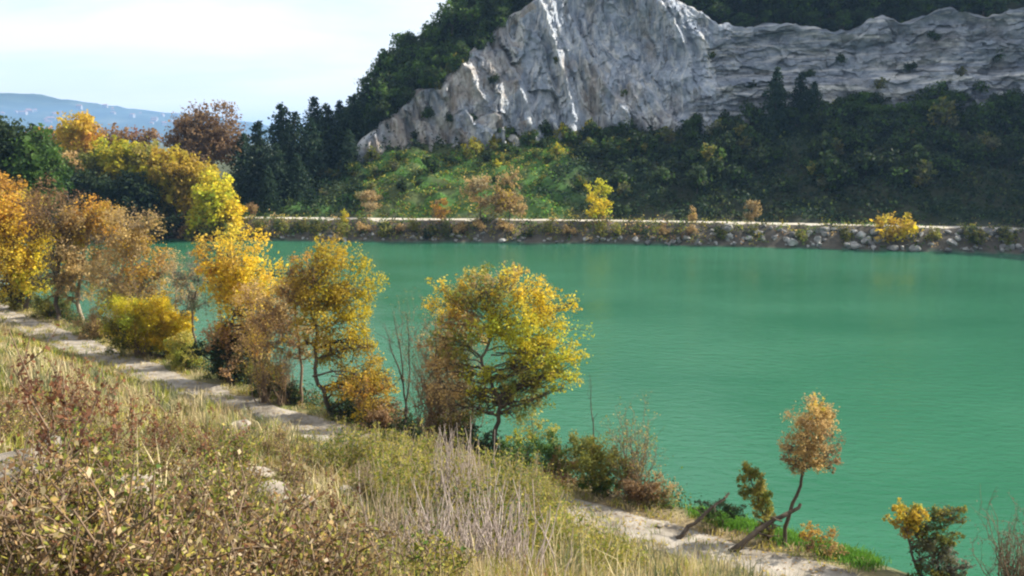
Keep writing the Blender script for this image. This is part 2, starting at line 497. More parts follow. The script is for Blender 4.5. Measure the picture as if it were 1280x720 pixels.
M_CLIFF = cliff_mat()
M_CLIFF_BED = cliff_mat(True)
M_CLIFF_TAN = cliff_mat(False, True)

# ------------------------------------------------------------------ the ground sheet (rings of quads, finest where the land is steep and near)
def build_ground():
    ang = np.radians(np.concatenate([np.arange(-180, -40, 4.0), np.arange(-40, 40, .29), np.arange(40, 180, 4.0)]))
    rad = np.concatenate([[.4], np.geomspace(1, 34, 80), np.arange(34.5, 130, .8), np.arange(130.6, 215, .62), np.geomspace(216, 9000, 50)])
    A, Rr = np.meshgrid(ang, rad, indexing='ij')
    X, Y = Rr * np.sin(A), Rr * np.cos(A)
    Z = height(X, Y)
    n, k = A.shape
    idx = np.arange(n * k).reshape(n, k)
    nx = np.roll(idx, -1, 0)
    F = np.stack([idx[:, :-1], idx[:, 1:], nx[:, 1:], nx[:, :-1]], -1)[..., ::-1].reshape(-1, 4)
    o = np_mesh('ground', np.stack([X, Y, Z], -1).reshape(-1, 3), [F], M_GROUND, None, None, True, None, 'structure')
    x, y = X.ravel(), Y.ravel()
    dn, df = ndist(x, y), fdist(x, y)
    C = np.zeros((len(x), 3))
    straw, olive, soil = np.array([.23, .19, .10]), np.array([.11, .12, .045]), np.array([.17, .13, .085])
    w1 = smooth(-.25, .35, fbm(x * .25, y * .25, oct=3, seed=31))[:, None]; w2 = smooth(0, .5, fbm(x * .5, y * .5, oct=3, seed=33))[:, None]
    C = (straw * (1 - w1) + olive * w1) * (1 - w2 * .6) + soil * w2 * .6
    shd = smooth(5, 16, x)[:, None]  # shade on the right of the far slope, painted into the ground colour
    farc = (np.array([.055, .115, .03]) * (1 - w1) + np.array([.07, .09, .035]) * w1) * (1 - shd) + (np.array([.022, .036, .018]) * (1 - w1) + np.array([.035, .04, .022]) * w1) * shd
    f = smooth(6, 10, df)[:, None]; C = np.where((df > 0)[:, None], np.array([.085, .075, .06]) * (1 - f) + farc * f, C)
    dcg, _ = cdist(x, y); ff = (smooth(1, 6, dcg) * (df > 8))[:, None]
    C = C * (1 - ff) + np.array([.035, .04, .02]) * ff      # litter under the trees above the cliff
    sh = smooth(2.2, 1.2, dn)[:, None] * (dn > 0)[:, None]
    C = C * (1 - sh) + np.array([.09, .10, .05]) * sh
    C[(dn <= 0) & (df <= 0)] = (.06, .12, .08)
    far = smooth(230, 500, np.hypot(x, y))[:, None]
    C = C * (1 - far) + np.array([.08, .09, .045]) * far
    a = o.data.attributes.new('zone', 'FLOAT_COLOR', 'POINT')
    c4 = np.ones((len(x), 4), np.float32); c4[:, :3] = C
    a.data.foreach_set('color', c4.ravel())
    return o
build_ground()

# water sheet
def build_water():
    xs = np.linspace(-240, 270, 52); ys = np.linspace(-40, 245, 30)
    X, Y = np.meshgrid(xs, ys, indexing='ij')
    idx = np.arange(X.size).reshape(X.shape)
    F = np.stack([idx[:-1, :-1], idx[1:, :-1], idx[1:, 1:], idx[:-1, 1:]], -1).reshape(-1, 4)
    np_mesh('water', np.stack([X, Y, 0 * X], -1).reshape(-1, 3), [F], M_WATER, None, None, True, None, 'structure')
build_water()

def strip(name, P, d0, d1, side, mat, lift, wob, seed):
    """a path that follows polyline P at offset d0..d1 to one side, ragged edges"""
    T = np.gradient(P[:, :2], axis=0); T /= np.linalg.norm(T, axis=1)[:, None]
    Nn = np.stack([-T[:, 1], T[:, 0]], 1) * side
    s = np.arange(len(P)) * .35
    e0 = d0 + fbm(s, s * 0 + 3, oct=3, seed=seed) * wob; e1 = d1 + fbm(s, s * 0 + 9, oct=3, seed=seed + 5) * wob
    k = 8
    t = np.linspace(0, 1, k)
    off = e0[:, None] * (1 - t) + e1[:, None] * t
    X = P[:, 0, None] + Nn[:, 0, None] * off; Y = P[:, 1, None] + Nn[:, 1, None] * off
    Z = height(X, Y) + lift
    Z[:, 0] -= lift + .05; Z[:, -1] -= lift + .05
    idx = np.arange(X.size).reshape(X.shape)
    F = np.stack([idx[:-1, :-1], idx[1:, :-1], idx[1:, 1:], idx[:-1, 1:]], -1).reshape(-1, 4)
    if side > 0: F = F[:, ::-1]
    return np_mesh(name, np.stack([X, Y, Z], -1).reshape(-1, 3), [F], mat, None, None, True, None, 'structure')
def cut(P, x0, x1): return P[(P[:, 0] > x0) & (P[:, 0] < x1)]
strip('lakeside_path', densify(cut(NEAR, -100, 60)[:, :2], .7, 1), PATH_IN + .3, PATH_OUT, -1, M_GRAVEL, .05, .35, 41)
M_CREAM = noise_mat('cream_gravel', [(.3, (.33, .30, .25)), (.7, (.52, .48, .41))], .5, 8, (1, 1, 1), .4, 6, .97, .05)
strip('far_path', densify(cut(FAR, -46, 120)[:, :2], .9, 1), 4.3, 7.4, 1, M_CREAM, .07, .55, 51)

# ------------------------------------------------------------------ the quarry cliff
def build_cliff():
    i0 = int(np.argmin(abs(CLIFF[:, 0] + 28) + (CLIFF[:, 1] > 200) * 99)); i1 = int(np.argmin(np.hypot(CLIFF[:, 0] - 165, CLIFF[:, 1] - 86)))
    ci = np.concatenate([np.linspace(i0, i1, 860)])
    g = lambda k: np.interp(ci, np.arange(len(CLIFF)), CLIFF[:, k])
    bx, by, zb, zt = g(0), g(1), g(2), g(3)
    s = np.interp(ci, np.arange(len(CLIFF)), CL_S); s = s - np.interp(0.0, bx, s)
    tx, ty = np.gradient(bx), np.gradient(by); L = np.hypot(tx, ty); tx, ty = tx / L, ty / L
    nx, ny = ty, -tx                              # towards the lake
    zt = zt + fbm(s * .18, s * 0, oct=4, seed=61) * 1.1
    m = 130
    v = np.linspace(0, 1, m)
    S, Vv = np.meshgrid(s, v, indexing='ij')
    Zr = (zb - 3)[:, None] + Vv * (zt - zb + 3)[:, None]
    hgt = np.clip(Zr - zb[:, None], 0, None)
    full = smooth(0, 12, (zt - zb))[:, None]
    left = 1 - smooth(24, 52, S)                  # the rounded, gullied shoulder; the rest is bedded
    warp = fbm(S * .06, Zr * .06, oct=4, seed=71) * 2.2
    diag = S + (Zr - 20) * .32 + warp
    rid = lambda f, sd, st=.22: 1 - np.abs(fbm(diag * f, Zr * f * st, oct=4, seed=sd, gain=.55))
    jx = S + fbm(S * .5, Zr * .5, oct=3, seed=105) * .5; jz = Zr + fbm(S * .5 + 7, Zr * .5, oct=3, seed=106) * .5
    dl = 5.5 * (rid(.055, 81) - .6) + 3.4 * (rid(.13, 83) - .6) + 1.2 * (rid(.3, 85) - .6)
    dl = dl + 2.0 * facets((jx + jz * .4) / 4.2, jz / 11, 201, .8) + .8 * facets((jx - jz * .25) / 1.7, jz / 4.6, 211, .9) + .28 * facets(jx / .7, jz / 1.0, 221, .9)
    bed = Zr * .34 - S * .03 + fbm(S * .07, Zr * .1, oct=4, seed=91) * .9
    saw = bed - np.floor(bed)
    dr = 1.4 * (rid(.09, 93) - .6) - (.9 * smooth(0, .8, saw)) * smooth(-.5, .6, fbm(S * .05, Zr * .12, oct=3, seed=92)) + .6 * fbm(S * .2, Zr * .4, oct=4, seed=95)
    tz = jz - S * .09
    dr = dr + 1.6 * facets(jx / 7.0, tz / 3.6, 231, .8) + .7 * facets(jx / 3.2, tz / 1.3, 241, .9) + .3 * facets(jx / 1.1, tz / .6, 251, .9)
    bench = -3.2 * smooth(.45, .55, Vv + .05 * fbm(S * .08, S * 0, seed=99))
    dr = dr + bench + 1.6
    D = (dl * left + dr * (1 - left)) * (.25 + .75 * full) * np.minimum(1, .35 + (1 - Vv) * 8)
    back = LEAN * hgt - D
    X = bx[:, None] - nx[:, None] * back; Y = by[:, None] - ny[:, None] * back; Z = Zr.copy()
    # brow: rows that run back into the hill
    for q, (d, dz) in enumerate([(1.0, .25), (3, .6), (6, .7), (10, -.4), (14, -2.5)]):
        b2 = back[:, -1] + d
        X = np.concatenate([X, (bx - nx * b2)[:, None]], 1); Y = np.concatenate([Y, (by - ny * b2)[:, None]], 1)
        Z = np.concatenate([Z, (zt + dz + fbm(s * .4, s * 0 + q, oct=2, seed=63) * .4)[:, None]], 1)
    idx = np.arange(X.size).reshape(X.shape)
    F = np.stack([idx[:-1, :-1], idx[1:, :-1], idx[1:, 1:], idx[:-1, 1:]], -1).reshape(-1, 4)
    global CL_GRID
    CL_GRID = (X, Y, Z)
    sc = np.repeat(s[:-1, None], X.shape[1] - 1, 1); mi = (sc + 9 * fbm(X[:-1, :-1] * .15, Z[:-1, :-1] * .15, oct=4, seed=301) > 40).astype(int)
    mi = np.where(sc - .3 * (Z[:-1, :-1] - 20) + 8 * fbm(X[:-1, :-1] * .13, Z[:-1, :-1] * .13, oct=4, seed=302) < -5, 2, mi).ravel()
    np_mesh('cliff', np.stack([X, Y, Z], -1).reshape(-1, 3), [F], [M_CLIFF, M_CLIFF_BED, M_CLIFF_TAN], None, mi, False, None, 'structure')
build_cliff()

# ------------------------------------------------------------------ far hills with a hazy town
def hill_z(x):
    return 40 + 95 * smooth(-250, -1500, x) + fbm(x * .004, x * 0, oct=4, seed=7) * 9
M_HILL = noise_mat('wooded_hill', [(.3, (.012, .022, .016)), (.55, (.03, .05, .03)), (.78, (.12, .12, .08))], .006, 8, (1, 1, 1), .3, .05, .95, 4)
HK = 2.3                            # the ridge lies about five kilometres off
def build_hills():
    xs = np.linspace(-2600, 600, 220); t = np.linspace(0, 1, 40)
    X, T = np.meshgrid(xs, t, indexing='ij')
    Y = 2000 + T * 700 + fbm(X * .002, T * 0, oct=2, seed=4) * 60
    prof = np.sin(np.clip(T, 0, 1) * np.pi * .5) ** .9
    Z = hill_z(X) * prof + fbm(X * .008, Y * .008, oct=4, seed=6) * 9 * T - 3 * (1 - T)
    Y = np.concatenate([Y, Y[:, -1:] + 600], 1); X = np.concatenate([X, X[:, -1:]], 1); Z = np.concatenate([Z, 0 * Z[:, -1:]], 1)
    X, Y, Z = X * HK, Y * HK, (Z - 16) * HK + 16
    idx = np.arange(X.size).reshape(X.shape)
    F = np.stack([idx[:-1, :-1], idx[1:, :-1], idx[1:, 1:], idx[:-1, 1:]], -1).reshape(-1, 4)
    np_mesh('hills', np.stack([X, Y, Z], -1).reshape(-1, 3), [F], M_HILL, None, None, True, None, 'structure')
    return X, Y, Z
HX, HY, HZ = build_hills()

M_WALL = noise_mat('render_wall', [(.3, (.20, .18, .165)), (.7, (.33, .31, .29))], .3, 3, (1, 1, 1), .05, 2, .9, .02, .12)
M_TILE = noise_mat('roof_tile', [(.3, (.22, .09, .05)), (.7, (.35, .16, .09))], .5, 4, (1, 1, 1), .2, 3, .9, .1, .2)
M_PANE = noise_mat('window_glass', [(.3, (.03, .035, .04)), (.7, (.05, .055, .06))], 1, 2, (1, 1, 1), 0, 2, .15, .01)
def box_faces(x0, x1, y0, y1, z0, z1, o=0):
    V = [(x0, y0, z0), (x1, y0, z0), (x1, y1, z0), (x0, y1, z0), (x0, y0, z1), (x1, y0, z1), (x1, y1, z1), (x0, y1, z1)]
    F = [(0, 3, 2, 1), (4, 5, 6, 7), (0, 1, 5, 4), (1, 2, 6, 5), (2, 3, 7, 6), (3, 0, 4, 7)]
    return V, [tuple(i + o for i in f) for f in F]
def house_proto(w, d, h, floors):
    r = thing('house', (0, 0, 0), '', 'house', 'houses of the hazy town')
    V, F = box_faces(-w / 2, w / 2, -d / 2, d / 2, -3, h)
    np_mesh('wall', V, [np.array(F)], M_WALL, parent=r)
    V = [(-w * .55, -d * .56, h), (w * .55, -d * .56, h), (w * .55, d * .56, h), (-w * .55, d * .56, h), (-w * .3, 0, h + d * .28), (w * .3, 0, h + d * .28)]
    np_mesh('roof', V, [np.array([(0, 1, 5, 4), (2, 3, 4, 5), (0, 3, 2, 1)]), np.array([(1, 2, 5), (3, 0, 4)])], M_TILE, parent=r)
    for f in range(floors):
        for k in (-.3, 0, .3):
            V, F = box_faces(w * k - .8, w * k + .8, -d / 2 - .05, -d / 2 + .1, 1.2 + f * 3.2, 3.0 + f * 3.2)
            np_mesh('window', V, [np.array(F)], M_PANE, parent=r)
    return r
def build_town():
    rng = np.random.default_rng(77)
    protos = [house_proto(14, 10, 7, 2), house_proto(22, 12, 13, 4), house_proto(34, 13, 10, 3)]
    spots = []
    for (cx, cy, n, sx, sy) in [(62, 146, 9, 14, 5), (205, 152, 11, 18, 4), (150, 143, 4, 25, 5), (20, 140, 4, 14, 5)]:
        for _ in range(n): spots.append((cx + rng.normal(0, sx), cy + rng.normal(0, sy)))
    used = set()
    for k, (px, py) in enumerate(sorted(spots)):
        q = int(rng.integers(0, 3))
        j = np.interp(0, [0, 1], [0, 1])
        # put each house on the hill sheet where its sight line meets it
        d = ray(px, py); best = None
        for t in np.linspace(1900 * HK, 2750 * HK, 120):
            p = EYE + d * t
            i = int(np.clip(round((p[0] / HK + 2600) / 3200 * 219), 0, 219))
            zz = np.interp(p[1], HY[i, :40], HZ[i, :40])
            if p[2] <= zz: best = (p[0], p[1], zz); break
        if best is None: continue
        lab = 'tiny pale house among the hazy town on the blue far hillside'
        if q not in used:
            used.add(q); o = protos[q]; o.location = best; o.rotation_euler.z = rng.uniform(-.5, .5); o.scale = (1.5, 1.5, 1.5); o['label'] = lab
        else: dup(protos[q], best, rng.uniform(-.6, .6), rng.uniform(.9, 1.5), lab)
build_town()

# ------------------------------------------------------------------ tree building
C_ = lambda *v: np.array(v, float)
PAL = dict(
    gold=[C_(.66, .47, .04), C_(.60, .40, .04), C_(.54, .45, .05), C_(.46, .31, .06)],
    orange=[C_(.60, .32, .04), C_(.52, .26, .045), C_(.56, .38, .05), C_(.36, .21, .07)],
    lime=[C_(.44, .44, .03), C_(.53, .45, .03), C_(.32, .36, .035), C_(.58, .45, .035)],
    yellow=[C_(.64, .49, .025), C_(.56, .46, .03), C_(.62, .42, .03)],
    olive=[C_(.15, .17, .035), C_(.22, .21, .035), C_(.10, .13, .028), C_(.27, .22, .04)],
    dark=[C_(.022, .042, .016), C_(.035, .06, .02), C_(.05, .075, .022), C_(.028, .05, .024)],
    green=[C_(.06, .12, .022), C_(.09, .16, .03), C_(.045, .09, .02)],
    brightgreen=[C_(.10, .24, .025), C_(.13, .28, .03), C_(.08, .17, .025)],
    brown=[C_(.30, .18, .08), C_(.23, .13, .06), C_(.36, .23, .11), C_(.27, .18, .10)],
    tan=[C_(.48, .34, .15), C_(.42, .29, .14), C_(.52, .36, .13)],
    dusty=[C_(.14, .15, .08), C_(.19, .19, .10), C_(.10, .12, .06)],
    grey=[C_(.22, .21, .16), C_(.17, .18, .13), C_(.26, .23, .16)],
    pine=[C_(.016, .038, .022), C_(.025, .052, .026), C_(.035, .062, .03)],
    ygreen=[C_(.26, .27, .045), C_(.36, .32, .06), C_(.18, .22, .035), C_(.42, .34, .09)],
    straw=[C_(.44, .36, .20), C_(.36, .28, .15), C_(.52, .44, .26)],
    reddish=[C_(.22, .095, .05), C_(.17, .075, .05), C_(.28, .13, .06)],
)

LEAFY = .37
def core_tree(root, trunk_pts, lobes, seed, leaf=.16, dens=1.0, bark=None, r0=.16, clump=.48, twig=1.0, wild=1.0, name='crown', aspect=.65, hang=0.0, tname='trunk', forks=True):
    """trunk_pts: local polyline. lobes: (x, y, z, rx, ry, rz, palette). Limbs run from the trunk into each lobe, twigs to each clump, leaves round each clump."""
    rng = np.random.default_rng(seed)
    tb = Tubes(); tp = np.asarray(trunk_pts, float)
    dd = np.concatenate([[0], np.cumsum(np.linalg.norm(np.diff(tp, axis=0), axis=1))])
    sN = np.linspace(0, dd[-1], max(5, len(tp) * 3))
    tpp = np.stack([np.interp(sN, dd, tp[:, k]) for k in range(3)], 1)
    tpp[1:-1] += rng.normal(0, r0 * .35, (len(tpp) - 2, 3))
    rad = r0 * (1 - .62 * sN / sN[-1]); rad[0] *= 1.35
    tb.add(tpp, rad, 7)
    LV, LF, LC, n0 = [], [], [], 0
    for (x, y, z, rx, ry, rz, pal) in lobes:
        c = np.array([x, y, z]); rr = np.array([rx, ry, rz])
        vol = rx * ry * rz
        # the limb leaves the trunk below the lobe
        w = np.linalg.norm(tpp - c, axis=1) + np.maximum(0, tpp[:, 2] - z + .3 * rz) * 3
        a = int(np.argmin(w)); a = min(a, len(tpp) - 1)
        lr = rad[a] * .62
        limb = wobble(tpp[a], c - rr * [0, 0, .15], 6, .35, rng, .04)
        if forks: tb.add(limb, np.linspace(lr, lr * .4, 6), 5)
        ncl = int(np.clip(13 * dens ** .5 * (vol ** .5) + 7, 7, 70))
        d = rng.normal(size=(ncl, 3)); d /= np.linalg.norm(d, axis=1)[:, None]
        cl = c + d * rr * (rng.uniform(.25, 1.0, (ncl, 1)) ** .55) * wild
        pal_ = PAL[pal]
        for q in cl:
            j = rng.integers(2, 6)
            out = (q - c); out /= np.linalg.norm(out) + 1e-6
            q2 = q + (out * .5 + [0, 0, .22]) * min(rx, rz) * rng.uniform(.1, .75)
            tw = wobble(limb[j], q2, 6, .55, rng, .06)
            if forks:
                tb.add(tw[[0, 2, 3, 5]], np.linspace(lr * .36, max(.007, lr * .09), 4) * twig, 3)
            cr_ = clump * min(rx, rz) * rng.uniform(.5, 1.25)
            nl = int(np.clip(dens * 26 * (cr_ / leaf) ** 2 * LEAFY, 6, 700) * rng.choice([.25, .7, 1, 1.3]))
            u = 1.06 - rng.uniform(0, 1, nl) ** 1.5 * .62
            C = np.stack([np.interp(u, np.linspace(0, 1, 6), tw[:, k]) for k in range(3)], 1) + rng.normal(0, .52, (nl, 3)) * cr_ * (.45 + .8 * np.clip(1.1 - u, 0, 1))[:, None]
            base = pal_[rng.integers(len(pal_))] * rng.uniform(.8, 1.15)
            alt = pal_[rng.integers(len(pal_))]
            tt = rng.uniform(0, 1, (nl, 1)) ** 2
            colr = (base * (1 - tt) + alt * tt) * rng.uniform(.75, 1.22, (nl, 1))
            V, F = leaf_quads(C, leaf * np.clip(np.exp(rng.normal(-.1, .4, nl)), .4, 1.7), rng, aspect, .2, hang)
            LV.append(V); LF.append(F + n0); LC.append(colr); n0 += len(V)
    tb.build(tname, bark or M_BARK, root)
    np_mesh(name, np.concatenate(LV), [np.concatenate(LF)], M_LEAF, np.concatenate(LC), None, False, root)
    return root

def px_tree(name, label, cat, base, lobes, seed, Y=None, trunk=None, depth=.8, group=None, sink=.12, **kw):
    """a single tree measured on the photograph: base pixel (on the ground), crown lobes (px, py, rx, ry, palette) at the base's distance"""
    rng = np.random.default_rng(seed + 999)
    if Y is None:
        p = hit(*base)
    else:
        p = at(base[0], base[1], Y); 
    for _ in range(60):                     # roots on dry land
        if p[1] > 100 or ndist([p[0]], [p[1]])[0] > .45: break
        p = p * [.992, .992, 1]
    for _ in range(60):                     # and off the path
        if p[1] > 100 or ndist([p[0]], [p[1]])[0] < PATH_IN - .15: break
        p = p * [1.008, 1.008, 1]
    p = np.array([p[0], p[1], H(p[0], p[1])])
    k = p[1] / FOC * 1.0
    dzp = 0.0
    if 'bush' in name:
        v = p - EYE; up_ = v[1] * _sp + v[2] * _cp; fw_ = v[1] * _cp - v[2] * _sp
        dzp = (360 - FOC * up_ / fw_) - base[1]
    loc = lambda px, py: at(px, py, p[1]) - p
    root = thing(name, (p[0], p[1], p[2] - sink), label, cat, group)
    lb = []
    grow = 1.22 if 'bush' in name else 1.18 if 'autumn' in name and Y is None else 1.08
    for l in lobes:
        px, py, rx, ry, pal = l
        py = py + dzp
        rx, ry = rx * grow, ry * grow
        q = loc(px, py); rx_, rz_ = rx * k, ry * k
        dyy = rng.uniform(-.35, .35) * rx_
        lb.append((q[0], dyy, q[2] + sink, rx_, (rx_ + rz_) * .5 * depth, rz_, pal))
        for _ in range(2 if 'bush' not in name else 1):
            aa = rng.uniform(0, 6.28); f = rng.uniform(.35, .55)
            zc = max(rz_ * f * .8, q[2] + sink + math.sin(aa) * rz_ * rng.uniform(.7, 1.1))
            lb.append((q[0] + math.cos(aa) * rx_ * rng.uniform(.7, 1.1), dyy + rng.normal(0, .3) * rx_, zc, rx_ * f, rx_ * f, rz_ * f, pal))
    if trunk is None:
        zc = np.mean([l[2] for l in lb]); xc = np.mean([l[0] for l in lb])
        tr = [(0, 0, 0), (xc * .25, .05, zc * .4), (xc * .8, 0, zc * .85)]
    else:
        tr = [(0, 0, 0)]
        for (px, py) in trunk:
            q = loc(px, py); tr.append((q[0], rng.normal(0, .1), q[2] + sink))
    if Y is None:
        kw['leaf'] = kw.get('leaf', .16) * .8
        if 'autumn' in name: kw['dens'] = kw.get('dens', 1.0) * .62; kw['twig'] = 1.5
    return core_tree(root, tr, lb, seed, **kw)

def brush(name, label, base, hpx, wpx, n, cols, seed, nl, Y=None):
    """a shrub of many thin stems fanning from one stool, a few leaves along them"""
    rg = np.random.default_rng(seed)
    p = hit(*base) if Y is None else at(*base, Y)
    for _ in range(60):
        if ndist([p[0]], [p[1]])[0] > .25: break
        p = p * [.992, .992, 1]
    k = p[1] / FOC; h, w = hpx * k, wpx * k
    r = thing(name, (p[0], p[1], H(p[0], p[1]) - .1), label, 'shrub')
    tb = Tubes(); LC = []
    for _ in range(n):
        b = rg.normal(0, .12, 3) * [1, 1, 0]; e = b + [rg.normal(0, w * .3), rg.normal(0, w * .3), h * rg.uniform(.45, 1.02)]
        st = wobble(b, e, 8, .25, rg); tb.add(st, np.linspace(.028, .006, 8), 4)
        for __ in range(6):
            j = rg.integers(2, 8); e2 = st[j] + rg.normal(0, .09 * h, 3) + [0, 0, .13 * h]
            t = wobble(st[j], e2, 4, .3, rg); tb.add(t, np.linspace(.010, .004, 4), 3)
            LC.append(t[rg.integers(1, 4, nl)])
    tb.build('stem', M_TWIG, r)
    C = np.concatenate(LC) + rg.normal(0, .08, (6 * n * nl, 3)); c = np.array(cols)
    V, F = leaf_quads(C, .085 * rg.uniform(.6, 1.4, len(C)), rg, .5)
    np_mesh('leaves', V, [F], M_LEAF, c[rg.integers(0, len(c), len(C))] * rg.uniform(.75, 1.2, (len(C), 1)), None, False, r)
    return r

# ---- single trees on the near shore, left to right
def near_trees():
    T = px_tree
    T('autumn_tree', 'golden tree with green lower leaves at the left edge above the path bend', 'tree', (34, 398),
      [(15, 300, 34, 34, 'gold'), (48, 315, 24, 30, 'yellow'), (8, 345, 28, 30, 'gold'), (40, 350, 22, 22, 'lime'), (2, 270, 30, 26, 'orange'), (12, 375, 18, 14, 'olive')], 101,
      trunk=[(36, 372), (24, 330), (18, 300)], leaf=.26, dens=.95, r0=.22)
    T('autumn_tree', 'thin grey brown tree with orange top between the golden tree and the water', 'tree', (73, 402),
      [(50, 262, 30, 26, 'brown'), (85, 300, 28, 30, 'tan'), (70, 340, 22, 26, 'grey'), (95, 280, 22, 18, 'orange')], 102,
      trunk=[(68, 370), (74, 330), (70, 280)], leaf=.22, dens=.6, r0=.2)
    T('autumn_tree', 'bright orange crowned tree on pale slanting trunks by the path bend', 'tree', (105, 405),
      [(112, 272, 26, 22, 'orange'), (95, 290, 22, 18, 'gold'), (128, 300, 22, 22, 'orange'), (110, 335, 28, 26, 'tan'), (88, 350, 18, 18, 'tan')], 103,
      trunk=[(97, 372), (102, 330), (112, 280)], leaf=.22, dens=.85, r0=.2, bark=M_PALEBARK)
    T('autumn_tree', 'pinkish tan half bare tree behind the yellow round bush', 'tree', (146, 418),
      [(160, 290, 30, 26, 'tan'), (178, 330, 26, 30, 'orange'), (140, 345, 30, 28, 'tan'), (198, 345, 18, 22, 'tan'), (165, 370, 26, 18, 'gold'), (130, 380, 16, 18, 'lime')], 104,
      trunk=[(142, 380), (155, 330), (165, 290)], leaf=.2, dens=.7, r0=.17, bark=M_PALEBARK)
    T('bush', 'bright yellow round bush at the edge of the gravel path', 'bush', (188, 456),
      [(200, 412, 30, 22, 'yellow'), (165, 408, 28, 22, 'lime'), (215, 432, 20, 20, 'yellow'), (180, 432, 34, 20, 'lime'), (150, 430, 16, 20, 'olive')], 105,
      leaf=.15, dens=1.6, r0=.1)
    T('thin_tree', 'thin grey green sapling standing in front of the water beside the yellow bush', 'tree', (248, 432),
      [(240, 345, 18, 28, 'grey'), (255, 375, 16, 26, 'dusty'), (232, 385, 14, 20, 'grey')], 106, trunk=[(240, 395), (248, 350), (245, 325)], leaf=.13, dens=.45, r0=.1)
    T('autumn_tree', 'tall golden tree with upright crown beside the dark shore bush', 'tree', (288, 484),
      [(290, 320, 30, 30, 'gold'), (312, 345, 26, 30, 'yellow'), (275, 350, 24, 28, 'gold'), (300, 385, 34, 30, 'gold'), (325, 400, 20, 28, 'tan'), (290, 425, 30, 26, 'brown'), (262, 330, 16, 20, 'orange')], 107,
      trunk=[(284, 430), (294, 380), (292, 320)], leaf=.18, dens=.95, r0=.16)
    T('bush', 'dark green bush under the tall golden tree at the water edge', 'bush', (280, 492),
      [(270, 452, 24, 16, 'dark'), (300, 455, 24, 18, 'dark'), (322, 480, 20, 14, 'olive'), (285, 474, 34, 14, 'dark'), (345, 490, 18, 12, 'green')], 108, leaf=.14, dens=1.4, r0=.09)
    T('bare_tree', 'brownish thinly leaved tree between the two golden trees', 'tree', (376, 506),
      [(360, 380, 26, 28, 'tan'), (350, 410, 24, 26, 'brown'), (385, 425, 22, 24, 'tan'), (375, 350, 22, 22, 'orange'), (340, 430, 16, 16, 'gold')], 109,
      trunk=[(378, 460), (372, 420), (368, 370)], leaf=.14, dens=.6, r0=.1, bark=M_TWIG)
    T('autumn_tree', 'large yellow tree leaning right on a dark bent trunk', 'tree', (414, 532),
      [(400, 345, 34, 30, 'gold'), (440, 355, 30, 34, 'yellow'), (448, 395, 24, 30, 'yellow'), (395, 400, 28, 28, 'gold'), (425, 440, 30, 26, 'yellow'), (455, 470, 28, 26, 'gold'), (478, 500, 22, 24, 'orange'), (375, 365, 22, 22, 'brown'), (442, 478, 24, 22, 'gold'), (492, 528, 16, 20, 'brown'), (415, 320, 26, 18, 'yellow')], 110,
      trunk=[(404, 490), (394, 470), (396, 420), (385, 370)], leaf=.15, dens=.95, r0=.14)
    T('autumn_tree', 'low golden brown tree leaning over the water under the large yellow tree', 'tree', (470, 546),
      [(468, 505, 20, 22, 'gold'), (485, 520, 18, 20, 'brown'), (450, 488, 18, 16, 'orange')], 111, trunk=[(460, 530), (455, 505)], leaf=.13, dens=.9, r0=.08)
    brush('bare_shrub', 'grey shrub of fine bare twigs left of the big green yellow tree', (545, 560), 175, 80, 52, PAL['tan'] + PAL['brown'] + PAL['olive'], 113, 11)
    brush('bare_shrub', 'tan feathery shrub of thin twigs close left of the big tree trunk', (578, 566), 150, 62, 36, PAL['tan'] + PAL['ygreen'] + PAL['grey'], 127, 12)
    brush('bare_shrub', 'brownish twiggy shrub in front of the water between the two golden trees', (352, 506), 120, 60, 30, PAL['tan'] + PAL['brown'] + PAL['orange'], 128, 10)
    brush('bare_shrub', 'tan thin twigged shrub between the pale trunks and the yellow bush', (176, 446), 105, 70, 36, PAL['tan'] + PAL['gold'], 129, 12)
    brush('bare_shrub', 'golden thin twigged shrub right of the dark bush at the water edge', (330, 504), 125, 56, 30, PAL['gold'] + PAL['tan'], 130, 12)
    T('autumn_tree', 'big green and yellow tree with a wide crown and dark forked trunk', 'tree', (622, 574),
      [(556, 378, 24, 24, 'gold'), (600, 365, 34, 26, 'ygreen'), (648, 365, 32, 24, 'gold'), (690, 385, 26, 26, 'yellow'), (700, 430, 30, 26, 'lime'), (655, 410, 34, 30, 'lime'),
       (610, 410, 30, 26, 'lime'), (660, 455, 34, 24, 'ygreen'), (705, 460, 26, 16, 'lime'), (580, 415, 22, 22, 'tan'), (620, 500, 32, 22, 'ygreen'), (595, 510, 22, 20, 'olive'), (640, 480, 24, 16, 'ygreen'), (568, 440, 26, 26, 'ygreen'), (600, 470, 24, 18, 'lime'), (690, 470, 30, 18, 'lime'), (665, 500, 24, 20, 'ygreen'), (625, 350, 30, 18, 'tan'), (548, 430, 20, 32, 'tan'), (556, 480, 20, 30, 'tan')], 114,
      trunk=[(618, 545), (626, 510), (612, 470), (600, 450), (620, 410)], leaf=.14, dens=1.0, r0=.13)
    T('autumn_tree', 'wispy tan tree of thin stems joined to the left of the big green yellow tree', 'tree', (552, 562),
      [(540, 420, 20, 34, 'tan'), (556, 400, 18, 28, 'gold'), (548, 470, 22, 32, 'tan'), (566, 500, 20, 26, 'ygreen'), (530, 500, 16, 26, 'brown')], 116, trunk=[(548, 510), (546, 450), (545, 400)], leaf=.12, dens=.5, r0=.07, bark=M_TWIG)
    T('autumn_tree', 'loose orange tan tree filling the gap behind the dark bush at the shore', 'tree', (318, 498),
      [(325, 385, 22, 30, 'tan'), (338, 420, 20, 26, 'orange'), (318, 430, 20, 24, 'tan'), (340, 365, 18, 22, 'gold')], 131, trunk=[(322, 450), (328, 400)], leaf=.14, dens=.6, r0=.08, bark=M_TWIG)
